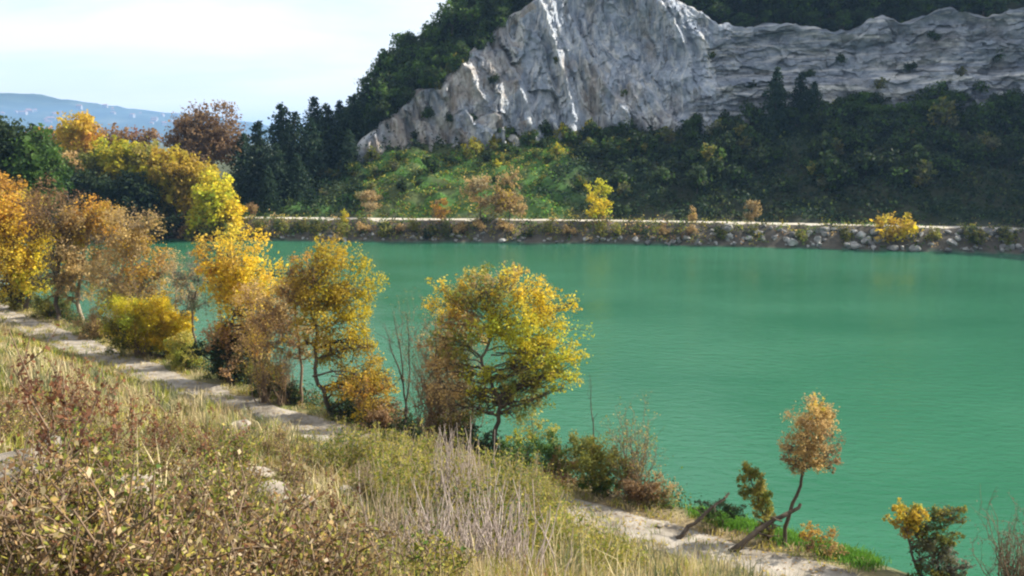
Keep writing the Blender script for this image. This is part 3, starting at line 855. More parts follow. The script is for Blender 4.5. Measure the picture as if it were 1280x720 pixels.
    T('autumn_tree', 'loose ochre tree behind the grey green sapling and the yellow bush', 'tree', (222, 448),
      [(222, 345, 20, 28, 'tan'), (210, 375, 18, 22, 'gold'), (232, 370, 16, 24, 'tan')], 132, trunk=[(220, 400), (222, 350)], leaf=.15, dens=.45, r0=.08, bark=M_PALEBARK)
    T('small_tree', 'small pale yellow tree low behind the trunk of the big green yellow tree', 'tree', (655, 582),
      [(660, 520, 22, 20, 'ygreen'), (680, 545, 18, 18, 'ygreen'), (650, 550, 20, 16, 'lime')], 115, leaf=.11, dens=.6, r0=.06)
    brush('bare_shrub', 'see through willow shrub beside the thin dead pole over the water', (792, 622), 118, 62, 34, PAL['tan'] + PAL['dusty'] + PAL['ygreen'], 117, 9)
    T('bush', 'green and brown bush on the shore left of the thin dead pole', 'bush', (700, 618),
      [(690, 585, 20, 18, 'green'), (720, 575, 24, 18, 'olive'), (705, 600, 28, 18, 'brown'), (668, 575, 16, 14, 'green')], 118, leaf=.11, dens=1.2, r0=.06)
    T('bush', 'dark olive bush directly under the thin dead pole', 'bush', (748, 630),
      [(735, 590, 26, 22, 'olive'), (760, 600, 24, 22, 'olive'), (740, 615, 26, 14, 'green')], 119, leaf=.11, dens=1.3, r0=.06)
    T('bush', 'reddish brown round bush on the shore above the sunlit path', 'bush', (808, 648),
      [(800, 618, 26, 18, 'brown'), (826, 628, 20, 18, 'tan'), (795, 634, 28, 12, 'brown'), (838, 645, 12, 10, 'ygreen')], 120, leaf=.10, dens=1.2, r0=.06)
    T('small_tree', 'slender tree with a tan oval crown over the water behind the leaning log', 'tree', (980, 684),
      [(1012, 525, 24, 24, 'tan'), (1005, 550, 28, 24, 'tan'), (1030, 560, 18, 24, 'brown'), (1010, 580, 24, 16, 'tan'), (1018, 510, 14, 12, 'gold'), (1028, 535, 18, 20, 'tan'), (992, 570, 16, 16, 'brown'), (1015, 555, 22, 24, 'tan')], 121,
      trunk=[(985, 650), (1000, 610), (1006, 575), (1012, 530)], leaf=.085, dens=.95, r0=.085)
    T('small_tree', 'narrow olive sapling leaning left beside the leaning log', 'tree', (962, 690),
      [(936, 598, 15, 15, 'olive'), (946, 618, 14, 18, 'ygreen'), (955, 640, 13, 18, 'ygreen'), (960, 658, 11, 14, 'olive')], 122, trunk=[(960, 660), (948, 625), (936, 592)], leaf=.085, dens=2.4, r0=.05)
    T('bush', 'dark green low bush at the water edge left of the bright green turf', 'bush', (905, 690),
      [(900, 668, 18, 12, 'dark'), (920, 664, 12, 10, 'dark'), (888, 676, 14, 8, 'green')], 123, leaf=.08, dens=1.5, r0=.04)
    T('bush', 'orange bush at the tip of the bright green turf', 'bush', (1022, 706),
      [(1018, 682, 18, 14, 'orange'), (1036, 694, 14, 12, 'tan'), (1008, 692, 12, 10, 'brown'), (1052, 704, 10, 8, 'brown')], 124, leaf=.08, dens=1.0, r0=.04)
    T('shore_shrub', 'shrub with golden left top and olive right arm at the bottom of the lake', 'shrub', (1160, 752),
      [(1130, 642, 18, 18, 'gold'), (1160, 655, 20, 18, 'olive'), (1190, 648, 18, 10, 'olive'), (1165, 690, 26, 20, 'dusty'), (1140, 665, 12, 14, 'tan'), (1190, 700, 18, 18, 'grey'), (1150, 718, 28, 14, 'olive'), (1172, 668, 20, 18, 'olive'), (1140, 650, 16, 16, 'gold'), (1200, 645, 14, 9, 'olive'), (1185, 720, 22, 16, 'dusty')], 125,
      Y=32.0, trunk=[(1148, 715), (1135, 672), (1132, 640)], leaf=.085, dens=1.5, r0=.06)
    brush('bare_shrub', 'grey bare twiggy shrub in the bottom right corner by the water', (1264, 752), 135, 95, 44, PAL['grey'] + PAL['dusty'], 126, 4, Y=31.4)
    for i, (px, py, w, h, pal, lab) in enumerate([(62, 408, 26, 20, 'olive', 'olive bush under the golden and grey brown trees at the path bend'), (122, 428, 22, 20, 'tan', 'tan bush between the pale trunks and the yellow round bush'), (232, 474, 24, 26, 'ygreen', 'yellow green bush right of the bright yellow round bush'), (335, 510, 26, 28, 'olive', 'olive bush below the brownish thinly leaved tree'), (362, 520, 18, 18, 'dark', 'dark bush beside the foot of the brownish tree'),
            (440, 552, 26, 20, 'dark', 'dark bush under the leaning yellow tree'), (478, 560, 22, 22, 'brown', 'brown bush under the low golden brown tree'), (508, 566, 20, 24, 'dark', 'dark bush at the foot of the dead tree'), (568, 574, 24, 34, 'olive', 'olive bush between the grey twiggy shrub and the big tree'), (596, 582, 26, 26, 'dark', 'dark green bush left of the big tree trunk'), (640, 592, 24, 24, 'green', 'green bush at the foot of the big tree trunk'), (555, 545, 26, 50, 'grey', 'grey brown feathery bush behind the grey twiggy shrub')]):
        T('bush', lab, 'bush', (px, py), [(px - w * .4, py - h * .6, w * .6, h * .6, pal), (px + w * .45, py - h * .5, w * .55, h * .55, pal), (px, py - h * 1.0, w * .6, h * .5, pal), (px + w * .1, py - h * .4, w * .9, h * .4, 'dark')], 700 + i, leaf=.12, dens=1.0, r0=.05)
near_trees()

# ---- dead stems, poles and leaning logs
def dead_things():
    rng = np.random.default_rng(5)
    def stems(name, label, base, paths, r0, mat, cat='dead tree', twigs=6, seed=1):
        rg = np.random.default_rng(seed)
        p = hit(*base); k = p[1]
        root = thing(name, (p[0], p[1], H(p[0], p[1]) - .1), label, cat)
        o = np.array(root.location)
        for i, pth in enumerate(paths):
            tb = Tubes()
            q = np.array([at(x, y, k) - o for x, y in pth])
            q[1:, 1] += rg.normal(0, .15, len(q) - 1)
            d = np.linspace(0, 1, len(q)); dn = np.linspace(0, 1, 9)
            qq = np.stack([np.interp(dn, d, q[:, j]) for j in range(3)], 1) + rg.normal(0, r0 * .4, (9, 3))
            qq[0] = q[0]
            rr = np.linspace(r0, r0 * .25, 9) * (1 if i == 0 else .7)
            tb.add(qq, rr, 6)
            for _ in range(twigs):
                j = rg.integers(4, 9); e = qq[j] + rg.normal(0, .5, 3) * [1, 1, .4] + [0, 0, .6]
                tb.add(wobble(qq[j], e, 4, .4, rg), np.linspace(rr[j] * .5, .006, 4), 4)
            tb.build('stem', mat, root)
        return root
    stems('dead_tree', 'dark bare dead tree with two upright stems over the water', (508, 552), [[(508, 552), (505, 500), (503, 450), (492, 395)], [(506, 520), (512, 470), (512, 420), (508, 392)], [(504, 480), (490, 440), (480, 405)]], .075, M_BARK, twigs=7, seed=3)
    stems('dead_pole', 'thin grey dead pole standing upright before the green water', (744, 596), [[(744, 596), (742, 550), (739, 510), (738, 468)], [(743, 570), (747, 553), (750, 540)]], .045, M_BARK, twigs=2, seed=4)
    def log(name, label, base, path, r0, seed, dz=1.0, n=5):
        rg = np.random.default_rng(seed)
        p = hit(*base)
        root = thing(name, (p[0], p[1], H(p[0], p[1]) - .1), label, 'log')
        o = np.array(root.location)
        q = np.array([at(x, y, p[1] + dd) - o for x, y, dd in path])
        d = np.linspace(0, 1, len(q)); dn = np.linspace(0, 1, 12)
        qq = np.stack([np.interp(dn, d, q[:, j]) for j in range(3)], 1) + rg.normal(0, r0 * .5, (12, 3))
        tb = Tubes(); tb.add(qq, np.linspace(r0 * 1.2, r0 * .55, 12) * rg.uniform(.85, 1.15, 12), 7); tb.build('trunk', M_BARK, root)
        for _ in range(n):
            tb = Tubes(); j = rg.integers(4, 11); e = qq[j] + rg.normal(0, .33, 3)
            tb.add(wobble(qq[j], e, 4, .4, rg), np.linspace(r0 * .4, .008, 4), 4)
            tb.build('broken_branch', M_BARK, root)
    log('leaning_log', 'broken grey log leaning from the path edge out over the water', (846, 676), [(846, 676, 0), (866, 655, .2), (885, 640, .4), (911, 616, .8)], .085, 11, n=9)
    log('leaning_log', 'thick dark log leaning across the turf towards the tan crowned tree', (912, 692), [(912, 692, 0), (940, 668, .2), (965, 652, .3), (985, 641, .4), (1003, 629, .5)], .105, 12, n=9)
dead_things()

# ------------------------------------------------------------------ repeated kinds: prototypes
def lobes_round(rng, h, w, n, pal, zlo=.35):
    out = []
    for _ in range(n):
        z = h * rng.uniform(zlo, .88); a = rng.uniform(0, 2 * np.pi)
        t = (z / h - zlo) / (1 - zlo)
        r = w * .5 * math.sqrt(max(.05, 1 - (1.5 * t - .55) ** 2)) * rng.uniform(.2, .75)
        s = w * rng.uniform(.2, .3)
        out.append((r * math.cos(a), r * math.sin(a), z, s, s, s * .85, pal[int(rng.integers(len(pal)))]))
    return out

def proto(name, cat, h, w, n, pal, seed, leaf, dens, r0, zlo=.35, **kw):
    rng = np.random.default_rng(seed)
    r = thing(name, (0, 0, 0), '', cat)
    core_tree(r, [(0, 0, 0), (0.02 * h, 0, h * .3), (0, .02 * h, h * .62)], lobes_round(rng, h, w, n, pal, zlo), seed, leaf=leaf, dens=dens, r0=r0, **kw)
    return r

def conifer(h, w, seed, pal='pine'):
    rng = np.random.default_rng(seed)
    r = thing('conifer', (0, 0, 0), '', 'conifer tree')
    tb = Tubes(); tb.add([(0, 0, 0), (0.05, 0, h * .5), (0, 0.05, h * .99)], [.2, .12, .02], 6); tb.build('trunk', M_BARK, r)
    LV, LC, LF, n0 = [], [], [], 0
    z = h * .06
    while z < h * .99:
        t = 1 - z / h
        L = w * .5 * (t ** .65) * rng.uniform(.75, 1.15) + .15
        for a in rng.uniform(0, 6.28, 12 if t > .2 else 7):
            l = L * rng.uniform(.6, 1.15); m = max(4, int(13 * l / (w * .5)) + 3)
            u = rng.uniform(.1, 1, m)
            C = np.stack([np.cos(a) * l * u, np.sin(a) * l * u, z + .22 * l * u - .4 * l * u * u], 1) + rng.normal(0, .16, (m, 3))
            V, F = leaf_quads(C, rng.uniform(.35, .75, m), rng, .5, .4, .35)
            p = PAL[pal]; c = p[rng.integers(len(p))] * rng.uniform(.75, 1.25, (m, 1))
            LV.append(V); LF.append(F + n0); LC.append(c + 0 * C); n0 += len(V)
        z += h * .028
    np_mesh('crown', np.concatenate(LV), [np.concatenate(LF)], M_LEAF, np.concatenate(LC), None, False, r)
    return r

class Kind:
    """prototypes of one kind; place() moves the unused prototypes first and copies them after that"""
    def __init__(self, protos): self.p = protos; self.used = set(); self.i = 0
    def place(self, loc, rz, sc, label, group, which=None, tilt=(0, 0)):
        k = (self.i % len(self.p)) if which is None else which; self.i += 1
        o = self.p[k]
        if k not in self.used:
            self.used.add(k); o.location = loc; o.rotation_euler = (tilt[0], tilt[1], rz); o.scale = (sc, sc, sc) if not hasattr(sc, '__len__') else sc
            o['label'] = label
            if group: o['group'] = group
            return o
        return dup(o, loc, rz, sc, label, group, tilt)
    def purge(self):
        for k, o in enumerate(self.p):
            if k not in self.used:
                for ch in list(o.children): bpy.data.objects.remove(ch)
                bpy.data.objects.remove(o)

K_DARK = Kind([proto('evergreen_tree', 'tree', 8, 6.5, 13, ['dark', 'dark', 'green'], 300 + i, .42, .62, .2, .22, clump=.55) for i in range(4)])
K_CONE = Kind([conifer(11, w_, 320 + i) for i, w_ in enumerate((8.0, 9.2, 10.5))])
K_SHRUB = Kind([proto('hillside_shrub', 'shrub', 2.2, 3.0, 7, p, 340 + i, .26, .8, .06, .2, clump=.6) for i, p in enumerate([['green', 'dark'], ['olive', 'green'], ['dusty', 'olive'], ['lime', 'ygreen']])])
K_BANK = Kind([proto('bank_tree', 'small tree', 5, 3.6, 12, p, 360 + i, .22, .7, .07, .22, clump=.5) for i, p in enumerate([['tan', 'tan', 'straw'], ['gold', 'tan'], ['lime', 'yellow', 'ygreen'], ['orange', 'brown'], ['tan', 'brown']])])
K_LOW = Kind([proto('bank_bush', 'bush', 1.7, 2.6, 6, p, 380 + i, .22, .8, .05, .2, clump=.6) for i, p in enumerate([['dark', 'olive'], ['brown', 'tan'], ['yellow', 'gold'], ['olive', 'ygreen']])])

# ---- left far bank: autumn wood, each tree on its own
def left_wood():
    T = px_tree
    kw = dict(leaf=.5, r0=.3, depth=1.0, clump=.5)
    T('evergreen_tree', 'large dark green oak at the left edge below the far hills', 'tree', (20, 300), [(10, 180, 34, 24, 'dark'), (45, 200, 30, 26, 'green'), (10, 215, 36, 26, 'dark'), (60, 232, 22, 20, 'green'), (25, 240, 30, 20, 'olive'), (-20, 190, 30, 30, 'dark')], 201, Y=120, dens=.8, **kw)
    T('poplar_tree', 'tall orange yellow poplar rising above the left wood', 'tree', (98, 292), [(98, 160, 18, 16, 'gold'), (94, 178, 18, 18, 'gold'), (108, 182, 16, 18, 'orange'), (98, 200, 14, 14, 'tan'), (102, 220, 16, 14, 'tan')], 202, Y=168, dens=.95, **kw)
    T('autumn_tree', 'rusty brown treetop left of the orange poplar', 'tree', (62, 292), [(62, 172, 18, 12, 'orange'), (52, 182, 16, 12, 'brown'), (74, 186, 14, 14, 'tan')], 203, Y=170, dens=.7, **kw)
    T('autumn_tree', 'purplish brown half bare treetop right of the orange poplar', 'tree', (148, 292), [(145, 172, 22, 12, 'brown'), (165, 178, 18, 12, 'reddish'), (130, 182, 16, 12, 'brown'), (185, 176, 16, 12, 'brown')], 204, Y=175, dens=.55, **kw)
    T('autumn_tree', 'broad olive and lime tree in the middle of the left wood', 'tree', (150, 298), [(140, 200, 24, 18, 'lime'), (118, 215, 20, 18, 'olive'), (165, 208, 26, 20, 'lime'), (135, 228, 26, 16, 'olive'), (185, 200, 22, 16, 'ygreen')], 205, Y=157, dens=.95, **kw)
    T('evergreen_tree', 'black green tree hanging over the water under the olive tree', 'tree', (140, 300), [(105, 240, 22, 20, 'dark'), (140, 248, 26, 22, 'dark'), (175, 252, 24, 22, 'dark'), (120, 268, 24, 18, 'dark'), (160, 276, 26, 16, 'dark'), (90, 262, 16, 18, 'green')], 206, Y=151, dens=1.0, **kw)
    T('autumn_tree', 'golden tree with broad sunlit crown at the wood by the lake', 'tree', (222, 300), [(215, 208, 24, 18, 'gold'), (240, 222, 24, 20, 'gold'), (200, 228, 22, 20, 'lime'), (225, 245, 28, 20, 'gold'), (200, 262, 18, 18, 'olive'), (250, 250, 20, 18, 'lime')], 207, Y=153, dens=.95, **kw)
    T('autumn_tree', 'lime yellow tree drooping to the water at the end of the left wood', 'tree', (272, 302), [(272, 245, 22, 20, 'lime'), (285, 270, 16, 18, 'yellow'), (260, 272, 20, 20, 'lime'), (280, 290, 16, 10, 'olive'), (250, 290, 18, 10, 'olive')], 208, Y=148.5, dens=1.0, **kw)
    T('bare_tree', 'large pinkish brown nearly bare tree beside the dark conifers', 'tree', (252, 285), [(250, 160, 26, 20, 'brown'), (275, 165, 24, 22, 'brown'), (228, 170, 20, 20, 'brown'), (262, 188, 32, 18, 'brown'), (235, 192, 22, 16, 'reddish'), (285, 190, 18, 16, 'brown')], 209, Y=172, dens=.5, bark=M_TWIG, **kw)
    T('autumn_tree', 'grey brown leafless trunks and foliage at the water below the wood', 'tree', (205, 302), [(190, 285, 16, 12, 'olive'), (215, 284, 16, 14, 'dark'), (238, 286, 14, 12, 'brown')], 210, Y=149, dens=.7, **kw)
    T('autumn_tree', 'orange tree low at the left edge under the dark oak', 'tree', (10, 330), [(8, 245, 26, 18, 'orange'), (30, 258, 20, 16, 'gold'), (-15, 260, 24, 20, 'gold')], 211, Y=103, dens=.8, leaf=.3, r0=.2)
    T('autumn_tree', 'dull green tree filling the wood left of the orange poplar', 'tree', (66, 295), [(60, 215, 22, 20, 'olive'), (80, 225, 18, 22, 'green'), (70, 245, 22, 20, 'olive'), (85, 205, 14, 14, 'tan')], 212, Y=158, dens=.9, **kw)
left_wood()

def label_row(items, base, tail):
    words_ = ['first', 'second', 'third', 'fourth', 'fifth', 'sixth', 'seventh', 'eighth', 'ninth', 'tenth', 'eleventh', 'twelfth', 'thirteenth', 'fourteenth', 'fifteenth', 'sixteenth']
    return [f'{base}, {words_[i]} from the left {tail}' for i in range(len(items))]

# ---- conifers beside the cliff (px, top py, Y, height)
def conifers():
    rng = np.random.default_rng(8)
    rows = [(322, 150, 163, 0), (345, 178, 161, 1), (368, 138, 172, 2), (388, 146, 168, 0), (408, 128, 178, 1), (424, 124, 182, 0), (440, 118, 176, 2), (458, 104, 182, 1), (474, 112, 174, 2), (350, 128, 182, 1), (392, 120, 186, 2), (304, 165, 170, 2), (436, 160, 168, 1), (335, 205, 158, 0), (372, 190, 162, 2)]
    rows.sort()
    labs = label_row(rows, 'dark conifer', 'in the stand left of the cliff')
    for (px, py, Y, w), lab in zip(rows, labs):
        p = at(px, py, Y); z = H(p[0], p[1])
        h = max(4.0, p[2] - z)
        K_CONE.place((p[0], p[1], z - .3), rng.uniform(0, 6), (h / 11 * rng.uniform(.9, 1.1), h / 11 * rng.uniform(.9, 1.1), h / 11), lab, 'conifers left of the cliff', w)
    for px, py, Y, lab in [(972, 82, 168, 'pointed dark conifer standing against the middle of the bedded cliff'), (1003, 88, 169, 'shorter rounded conifer right of the pointed one against the cliff'), (1018, 100, 170, 'small dark conifer at the foot of the bedded cliff beside the rounded conifer')]:
        p = at(px, py, Y); z = H(p[0], p[1]); h = max(5.0, p[2] - z)
        K_CONE.place((p[0], p[1], z - .3), rng.uniform(0, 6), (h / 11 * .9, h / 11 * .9, h / 11), lab, 'conifers at the cliff foot')
conifers()

# ---- evergreen trees up the left ridge and along the brow
def brow_trees():
    rng = np.random.default_rng(18)
    spots = []
    for _ in range(900):
        x = rng.uniform(-34, 12); y = rng.uniform(172, 202)
        dc, ci = cdist([x], [y]); zt_, zb_ = np.interp(ci[0], np.arange(len(CLIFF)), CLIFF[:, 3]), np.interp(ci[0], np.arange(len(CLIFF)), CLIFF[:, 2])
        if dc[0] < 5.5 + LEAN * (zt_ - zb_) or dc[0] > 32: continue
        if all(np.hypot(x - q[0], y - q[1]) > 3.6 for q in spots): spots.append((x, y))
    spots.sort()
    for k, (x, y) in enumerate(spots):
        s = rng.uniform(.75, 1.25)
        K_DARK.place((x, y, H(x, y) - .5), rng.uniform(0, 6), (s, s, s * rng.uniform(.9, 1.25)), 'rounded dark evergreen in the ridge wood ' + ('beside the conifers' if x < -22 else 'above the pale rock shoulder' if x < -8 else 'by the bare summit rock') + (', front rank' if y < 184 else ', rear rank'), 'evergreens on the ridge left of the cliff')
    # along the brow, right of the bare summit
    for px in np.arange(812, 1310, 12.0):
        for row in range(4):
            x = (px - 640) / FOC * 185 + rng.normal(0, 1.2)
            ci = np.interp(x, CLIFF[:, 0], np.arange(len(CLIFF)))
            g = [float(np.interp(ci, np.arange(len(CLIFF)), CLIFF[:, k])) for k in range(4)]
            back = LEAN * (g[3] - g[2]) + 5.5 + row * 5.5 + rng.uniform(-1, 1)
            i = int(ci); t = CLIFF[min(i + 1, len(CLIFF) - 1), :2] - CLIFF[i, :2]; t = t / np.linalg.norm(t)
            q = np.array([g[0], g[1]]) + np.array([-t[1], t[0]]) * back
            if row == 0 and rng.random() < .45: continue
            s = rng.uniform(.6, 1.0) * (.6 if row == 0 else 1.25)
            K_DARK.place((q[0], q[1], H(q[0], q[1]) - .5), rng.uniform(0, 6), (s * 1.05, s * 1.05, s), ['front small', 'second row', 'third row', 'rearmost'][row] + ' dark evergreen in the belt above the ' + ('middle cliff' if px < 960 else 'left half of the bedded cliff' if px < 1130 else 'right half of the bedded cliff'), 'evergreens along the cliff top')
brow_trees()

# ---- shrubs on the slope under the cliff
def slope_shrubs():
    rng = np.random.default_rng(28)
    zones = [  # px range, depth range between path and cliff, count, prototype weights, size, label
        ((385, 480), (.1, 1.0), 18, (1, 1, 5, 0), (.6, 1.0), 'grey green dusty shrub on the bank below the conifers'),
        ((470, 760), (.2, .85), 28, (4, 2, 1, 0), (.4, .9), 'green shrub scattered on the sunny grass slope'),
        ((600, 790), (.45, 1.0), 48, (6, 3, 0, 1), (.7, 1.3), 'dense green shrub in the thicket under the pale cliff'),
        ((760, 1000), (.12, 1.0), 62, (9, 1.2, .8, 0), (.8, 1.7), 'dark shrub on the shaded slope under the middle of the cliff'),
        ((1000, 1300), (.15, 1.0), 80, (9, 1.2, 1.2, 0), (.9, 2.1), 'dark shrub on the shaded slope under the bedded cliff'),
    ]
    for (p0, p1), (f0, f1), n, w, (s0, s1), lab in zones:
        w = np.array(w) / sum(w)
        for _ in range(n):
            px = rng.uniform(p0, p1); f = f0 + (f1 - f0) * rng.uniform(0, 1) ** .6
            xf = (px - 640) / FOC * 150
            yf = float(np.interp(xf, FAR[:, 0], FAR[:, 1])) + 9.5
            xc = (px - 640) / FOC * 174; yc = float(np.interp(xc, CLIFF[20:, 0], CLIFF[20:, 1])) - .8
            x, y = xf + (xc - xf) * f, yf + (yc - yf) * f
            if fdist([x], [y])[0] < 9: continue
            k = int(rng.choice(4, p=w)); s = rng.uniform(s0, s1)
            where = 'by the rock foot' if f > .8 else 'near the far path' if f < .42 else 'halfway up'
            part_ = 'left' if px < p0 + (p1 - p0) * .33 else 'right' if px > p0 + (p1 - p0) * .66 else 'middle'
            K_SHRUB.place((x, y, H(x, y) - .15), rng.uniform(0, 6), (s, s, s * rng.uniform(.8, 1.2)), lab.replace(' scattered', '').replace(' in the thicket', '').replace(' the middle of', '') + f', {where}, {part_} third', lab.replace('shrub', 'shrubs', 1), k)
    for _ in range(46):                      # small trees along the rock foot
        px = rng.uniform(770, 1300); xc = (px - 640) / FOC * 171; yc = float(np.interp(xc, CLIFF[20:, 0], CLIFF[20:, 1])) - rng.uniform(.5, 6)
        s = rng.uniform(.4, .8) if px > 960 else rng.uniform(.25, .45)
        K_DARK.place((xc, yc, H(xc, yc) - .3), rng.uniform(0, 6), (s * 1.15, s * 1.15, s), 'small dark tree rising over the foot of the ' + ('middle cliff' if px < 960 else 'bedded cliff, left half' if px < 1120 else 'bedded cliff, right half'), 'small trees along the cliff foot')
    for px, py, s, k, lab in [(590, 192, 1.5, 3, 'yellow lime shrub at the foot of the tan rock shoulder'), (735, 170, 1.5, 3, 'yellow topped shrub at the foot of the grey cliff'), (705, 172, 1.3, 3, 'olive yellow shrub left of the yellow topped one at the cliff foot'),
                              (665, 182, 1.2, 1, 'low olive shrub at the cliff foot above the thicket'), (1035, 150, 1.7, 3, 'pale yellowish shrub in the dark slope right of the conifers'), (1095, 152, 1.5, 2, 'pale dusty shrub on the dark slope under the bedded cliff'),
                              (845, 150, 1.2, 3, 'small yellowish shrub against the foot of the middle cliff'), (925, 195, 1.4, 2, 'grey olive shrub alone on the dark slope'), (1145, 180, 1.3, 2, 'dusty shrub by the scree patch on the dark slope'), (1030, 240, 1.2, 2, 'small dusty shrub low on the dark slope'), (1240, 195, 1.6, 2, 'dusty shrub at the right edge of the dark slope'), (540, 215, 1.2, 0, 'round bright green shrub in the sunny grass below the tan rock')]:
        p = hit(px, py, 140)
        K_SHRUB.place((p[0], p[1], H(p[0], p[1]) - .1), rng.uniform(0, 6), s, lab, 'pale shrubs that stand out on the slope', k)
slope_shrubs()

def cliff_plants():
    rng = np.random.default_rng(33)
    X, Y, Z = CL_GRID
    px = 640 + FOC * X[:, 130] / Y[:, 130]
    for p0 in np.arange(478, 820, 9.0):        # shrubs and small trees that lap over the brow
        p = p0 + rng.normal(0, 4); i = int(np.argmin(abs(px - p))); j = int(rng.choice([128, 129, 130, 131]))
        if 640 < p < 800 and rng.random() < .75: continue
        s = rng.uniform(.7, 1.5)
        K_SHRUB.place((X[i, j], Y[i, j] + .3, Z[i, j] - .4), rng.uniform(0, 6), (s, s, s * 1.2), 'dark shrub lapping over the brow of the pale rock ' + ('shoulder' if p < 640 else 'summit'), 'shrubs on the brow of the rock', int(rng.choice([0, 0, 0, 1])))
    for p0 in np.arange(468, 640, 9.0):        # small trees that hide the thin end of the shoulder
        p = p0 + rng.normal(0, 4); i = int(np.argmin(abs(px - p))); j = int(rng.choice([130, 131, 132]))
        s = rng.uniform(.35, .7)
        K_DARK.place((X[i, j], Y[i, j], Z[i, j] - .6), rng.uniform(0, 6), (s * 1.1, s * 1.1, s), 'small dark evergreen on the crest of the rock shoulder, ' + ('low end' if p < 520 else 'middle' if p < 590 else 'upper end'), 'evergreens on the crest of the rock shoulder')
    for p0 in np.arange(812, 1310, 11.0):
        p = p0 + rng.normal(0, 5); i = int(np.argmin(abs(px - p))); j = int(rng.choice([131, 132, 133]))
        s = rng.uniform(.3, .62)
        K_DARK.place((X[i, j], Y[i, j], Z[i, j] - .4), rng.uniform(0, 6), (s * 1.3, s * 1.3, s), 'low dark evergreen on the edge of the cliff top, ' + ('middle cliff' if p < 960 else 'left half of the bedded cliff' if p < 1130 else 'right half of the bedded cliff'), 'evergreens on the edge of the cliff top')
    for p, v, s, k in [(690, 70, .6, 1), (880, 88, .7, 1), (560, 60, .9, 0), (585, 45, .8, 0), (610, 80, .8, 0), (535, 80, 1.0, 0), (520, 50, .9, 0), (1040, 90, .8, 0), (1120, 74, .9, 0), (1180, 60, .8, 2), (1230, 80, 1.0, 0), (930, 60, .7, 0), (1000, 70, .8, 0), (1080, 50, .9, 2), (770, 40, .6, 1), (1150, 100, .8, 0), (1210, 45, 1.0, 0)]:
        i = int(np.argmin(abs(px - p)))
        K_SHRUB.place((X[i, v], Y[i, v] - .1, Z[i, v] - .5), rng.uniform(0, 6), s, 'small shrub rooted in a crack of the rock face, ' + ('on the left shoulder' if p < 640 else 'on the grey middle' if p < 950 else 'on the bedded right'), 'shrubs in the cracks of the cliff', k)
cliff_plants()

# ---- little trees and bushes along the far bank (px, top py, df, prototype, width scale)
def bank_plants():
    rng = np.random.default_rng(38)
    rows = [(316, 252, 5.0, 4, 1, 'tan little tree at the left end of the far path'), (430, 262, 3.0, 2, .9, 'small yellow tree where the pale track meets the far shore'), (463, 238, 8.5, 0, 1.5, 'pale tan round tree behind the far path'), (552, 248, 3.6, 3, 1.1, 'rusty orange little tree on the far bank'),
            (600, 220, 3.4, 0, 1.1, 'pale orange tree left of the tall orange one on the far bank'), (636, 214, 3.2, 1, .95, 'tall narrow orange tree on the far bank'), (748, 228, 3.2, 2, 1.1, 'lime yellow tree alone on the far bank'), (866, 258, 3.4, 1, .8, 'small ochre tree on the far bank before the shaded slope'),
            (940, 250, 3.4, 0, .8, 'slim yellowish tree on the far bank right of the ochre one')]
    for px, py, df, k, ws, lab in rows:
        x = (px - 640) / FOC * 147; y = float(np.interp(x, FAR[:, 0], FAR[:, 1])) + df; x = (px - 640) / FOC * y
        z = H(x, y); h = at(px, py, y)[2] - z
        K_BANK.place((x, y, z - .1), rng.uniform(0, 6), (h / 5 * ws, h / 5 * ws, h / 5), lab, 'little trees along the far bank', k)
    for px, py, k, s, lab in [(1120, 308, 2, 2.5, 'bright yellow bush at the water right of the riprap'), (400, 296, 0, 1.2, 'dark bush on the far waterline left of the pale track'), (486, 300, 0, 1.3, 'dark bush on the far waterline below the tan round tree'), (535, 300, 0, 1.2, 'dark bush on the far waterline left of the rusty tree'), (430, 294, 3, 1.0, 'olive bush under the small yellow tree on the far shore'),
                              (600, 295, 1, 1.0, 'brown bush under the pale orange tree on the far bank'), (632, 292, 1, 1.2, 'brown bush under the tall orange tree on the far bank'), (350, 290, 0, 1.2, 'dark green bush below the left part of the far path'), (375, 291, 0, 1.2, 'second dark green bush below the left part of the far path'), (750, 295, 3, 1.1, 'olive bush under the lime yellow tree'), (862, 296, 1, 1.0, 'brown bush under the small ochre tree'),
                              (330, 292, 3, 1.1, 'olive bush at the left end of the far waterline'), (455, 292, 1, 1.0, 'brown bush below the tan round tree'), (520, 290, 3, 1.0, 'olive bush high on the far bank left of the rusty tree'), (575, 294, 1, 1.1, 'brown bush between the rusty and the pale orange trees'), (560, 300, 0, 1.0, 'dark bush at the waterline under the rusty tree'), (712, 296, 1, 1.0, 'brown bush left of the lime yellow tree at the waterline'), (775, 294, 3, 1.0, 'olive bush just right of the lime yellow tree'), (830, 296, 1, .9, 'brown bush left of the small ochre tree'), (945, 296, 3, .9, 'olive bush under the slim yellowish tree'), (1000, 300, 0, .9, 'dark bush in the gap of the riprap'), (1165, 300, 3, 1.0, 'olive bush on the riprap just right of the yellow bush'),
                              (900, 297, 0, 1.0, 'dark bush between the ochre and the slim trees on the far bank'), (1060, 300, 0, 1.0, 'dark bush among the riprap left of the yellow bush'), (1215, 303, 0, 1.5, 'wide dark bush on the riprap right of the yellow bush'), (1262, 303, 0, 1.3, 'dark bush on the riprap at the right edge'), (690, 292, 3, 1.0, 'olive bush on the far bank left of the lime yellow tree'), (800, 294, 0, 1.0, 'dark green bush right of the lime yellow tree'), (500, 292, 1, .9, 'brown bush between the two dark waterline bushes'), (660, 296, 0, .8, 'small dark bush right of the tall orange tree')]:
        p = hit(px, py, 110)
        df = fdist([p[0]], [p[1]])[0]
        if df < .8: p = p + np.array([0, 1.2 - df, 0])
        K_LOW.place((p[0], p[1], H(p[0], p[1]) - .1), rng.uniform(0, 6), (s, s, s), lab, 'bushes along the far bank', k)
bank_plants()

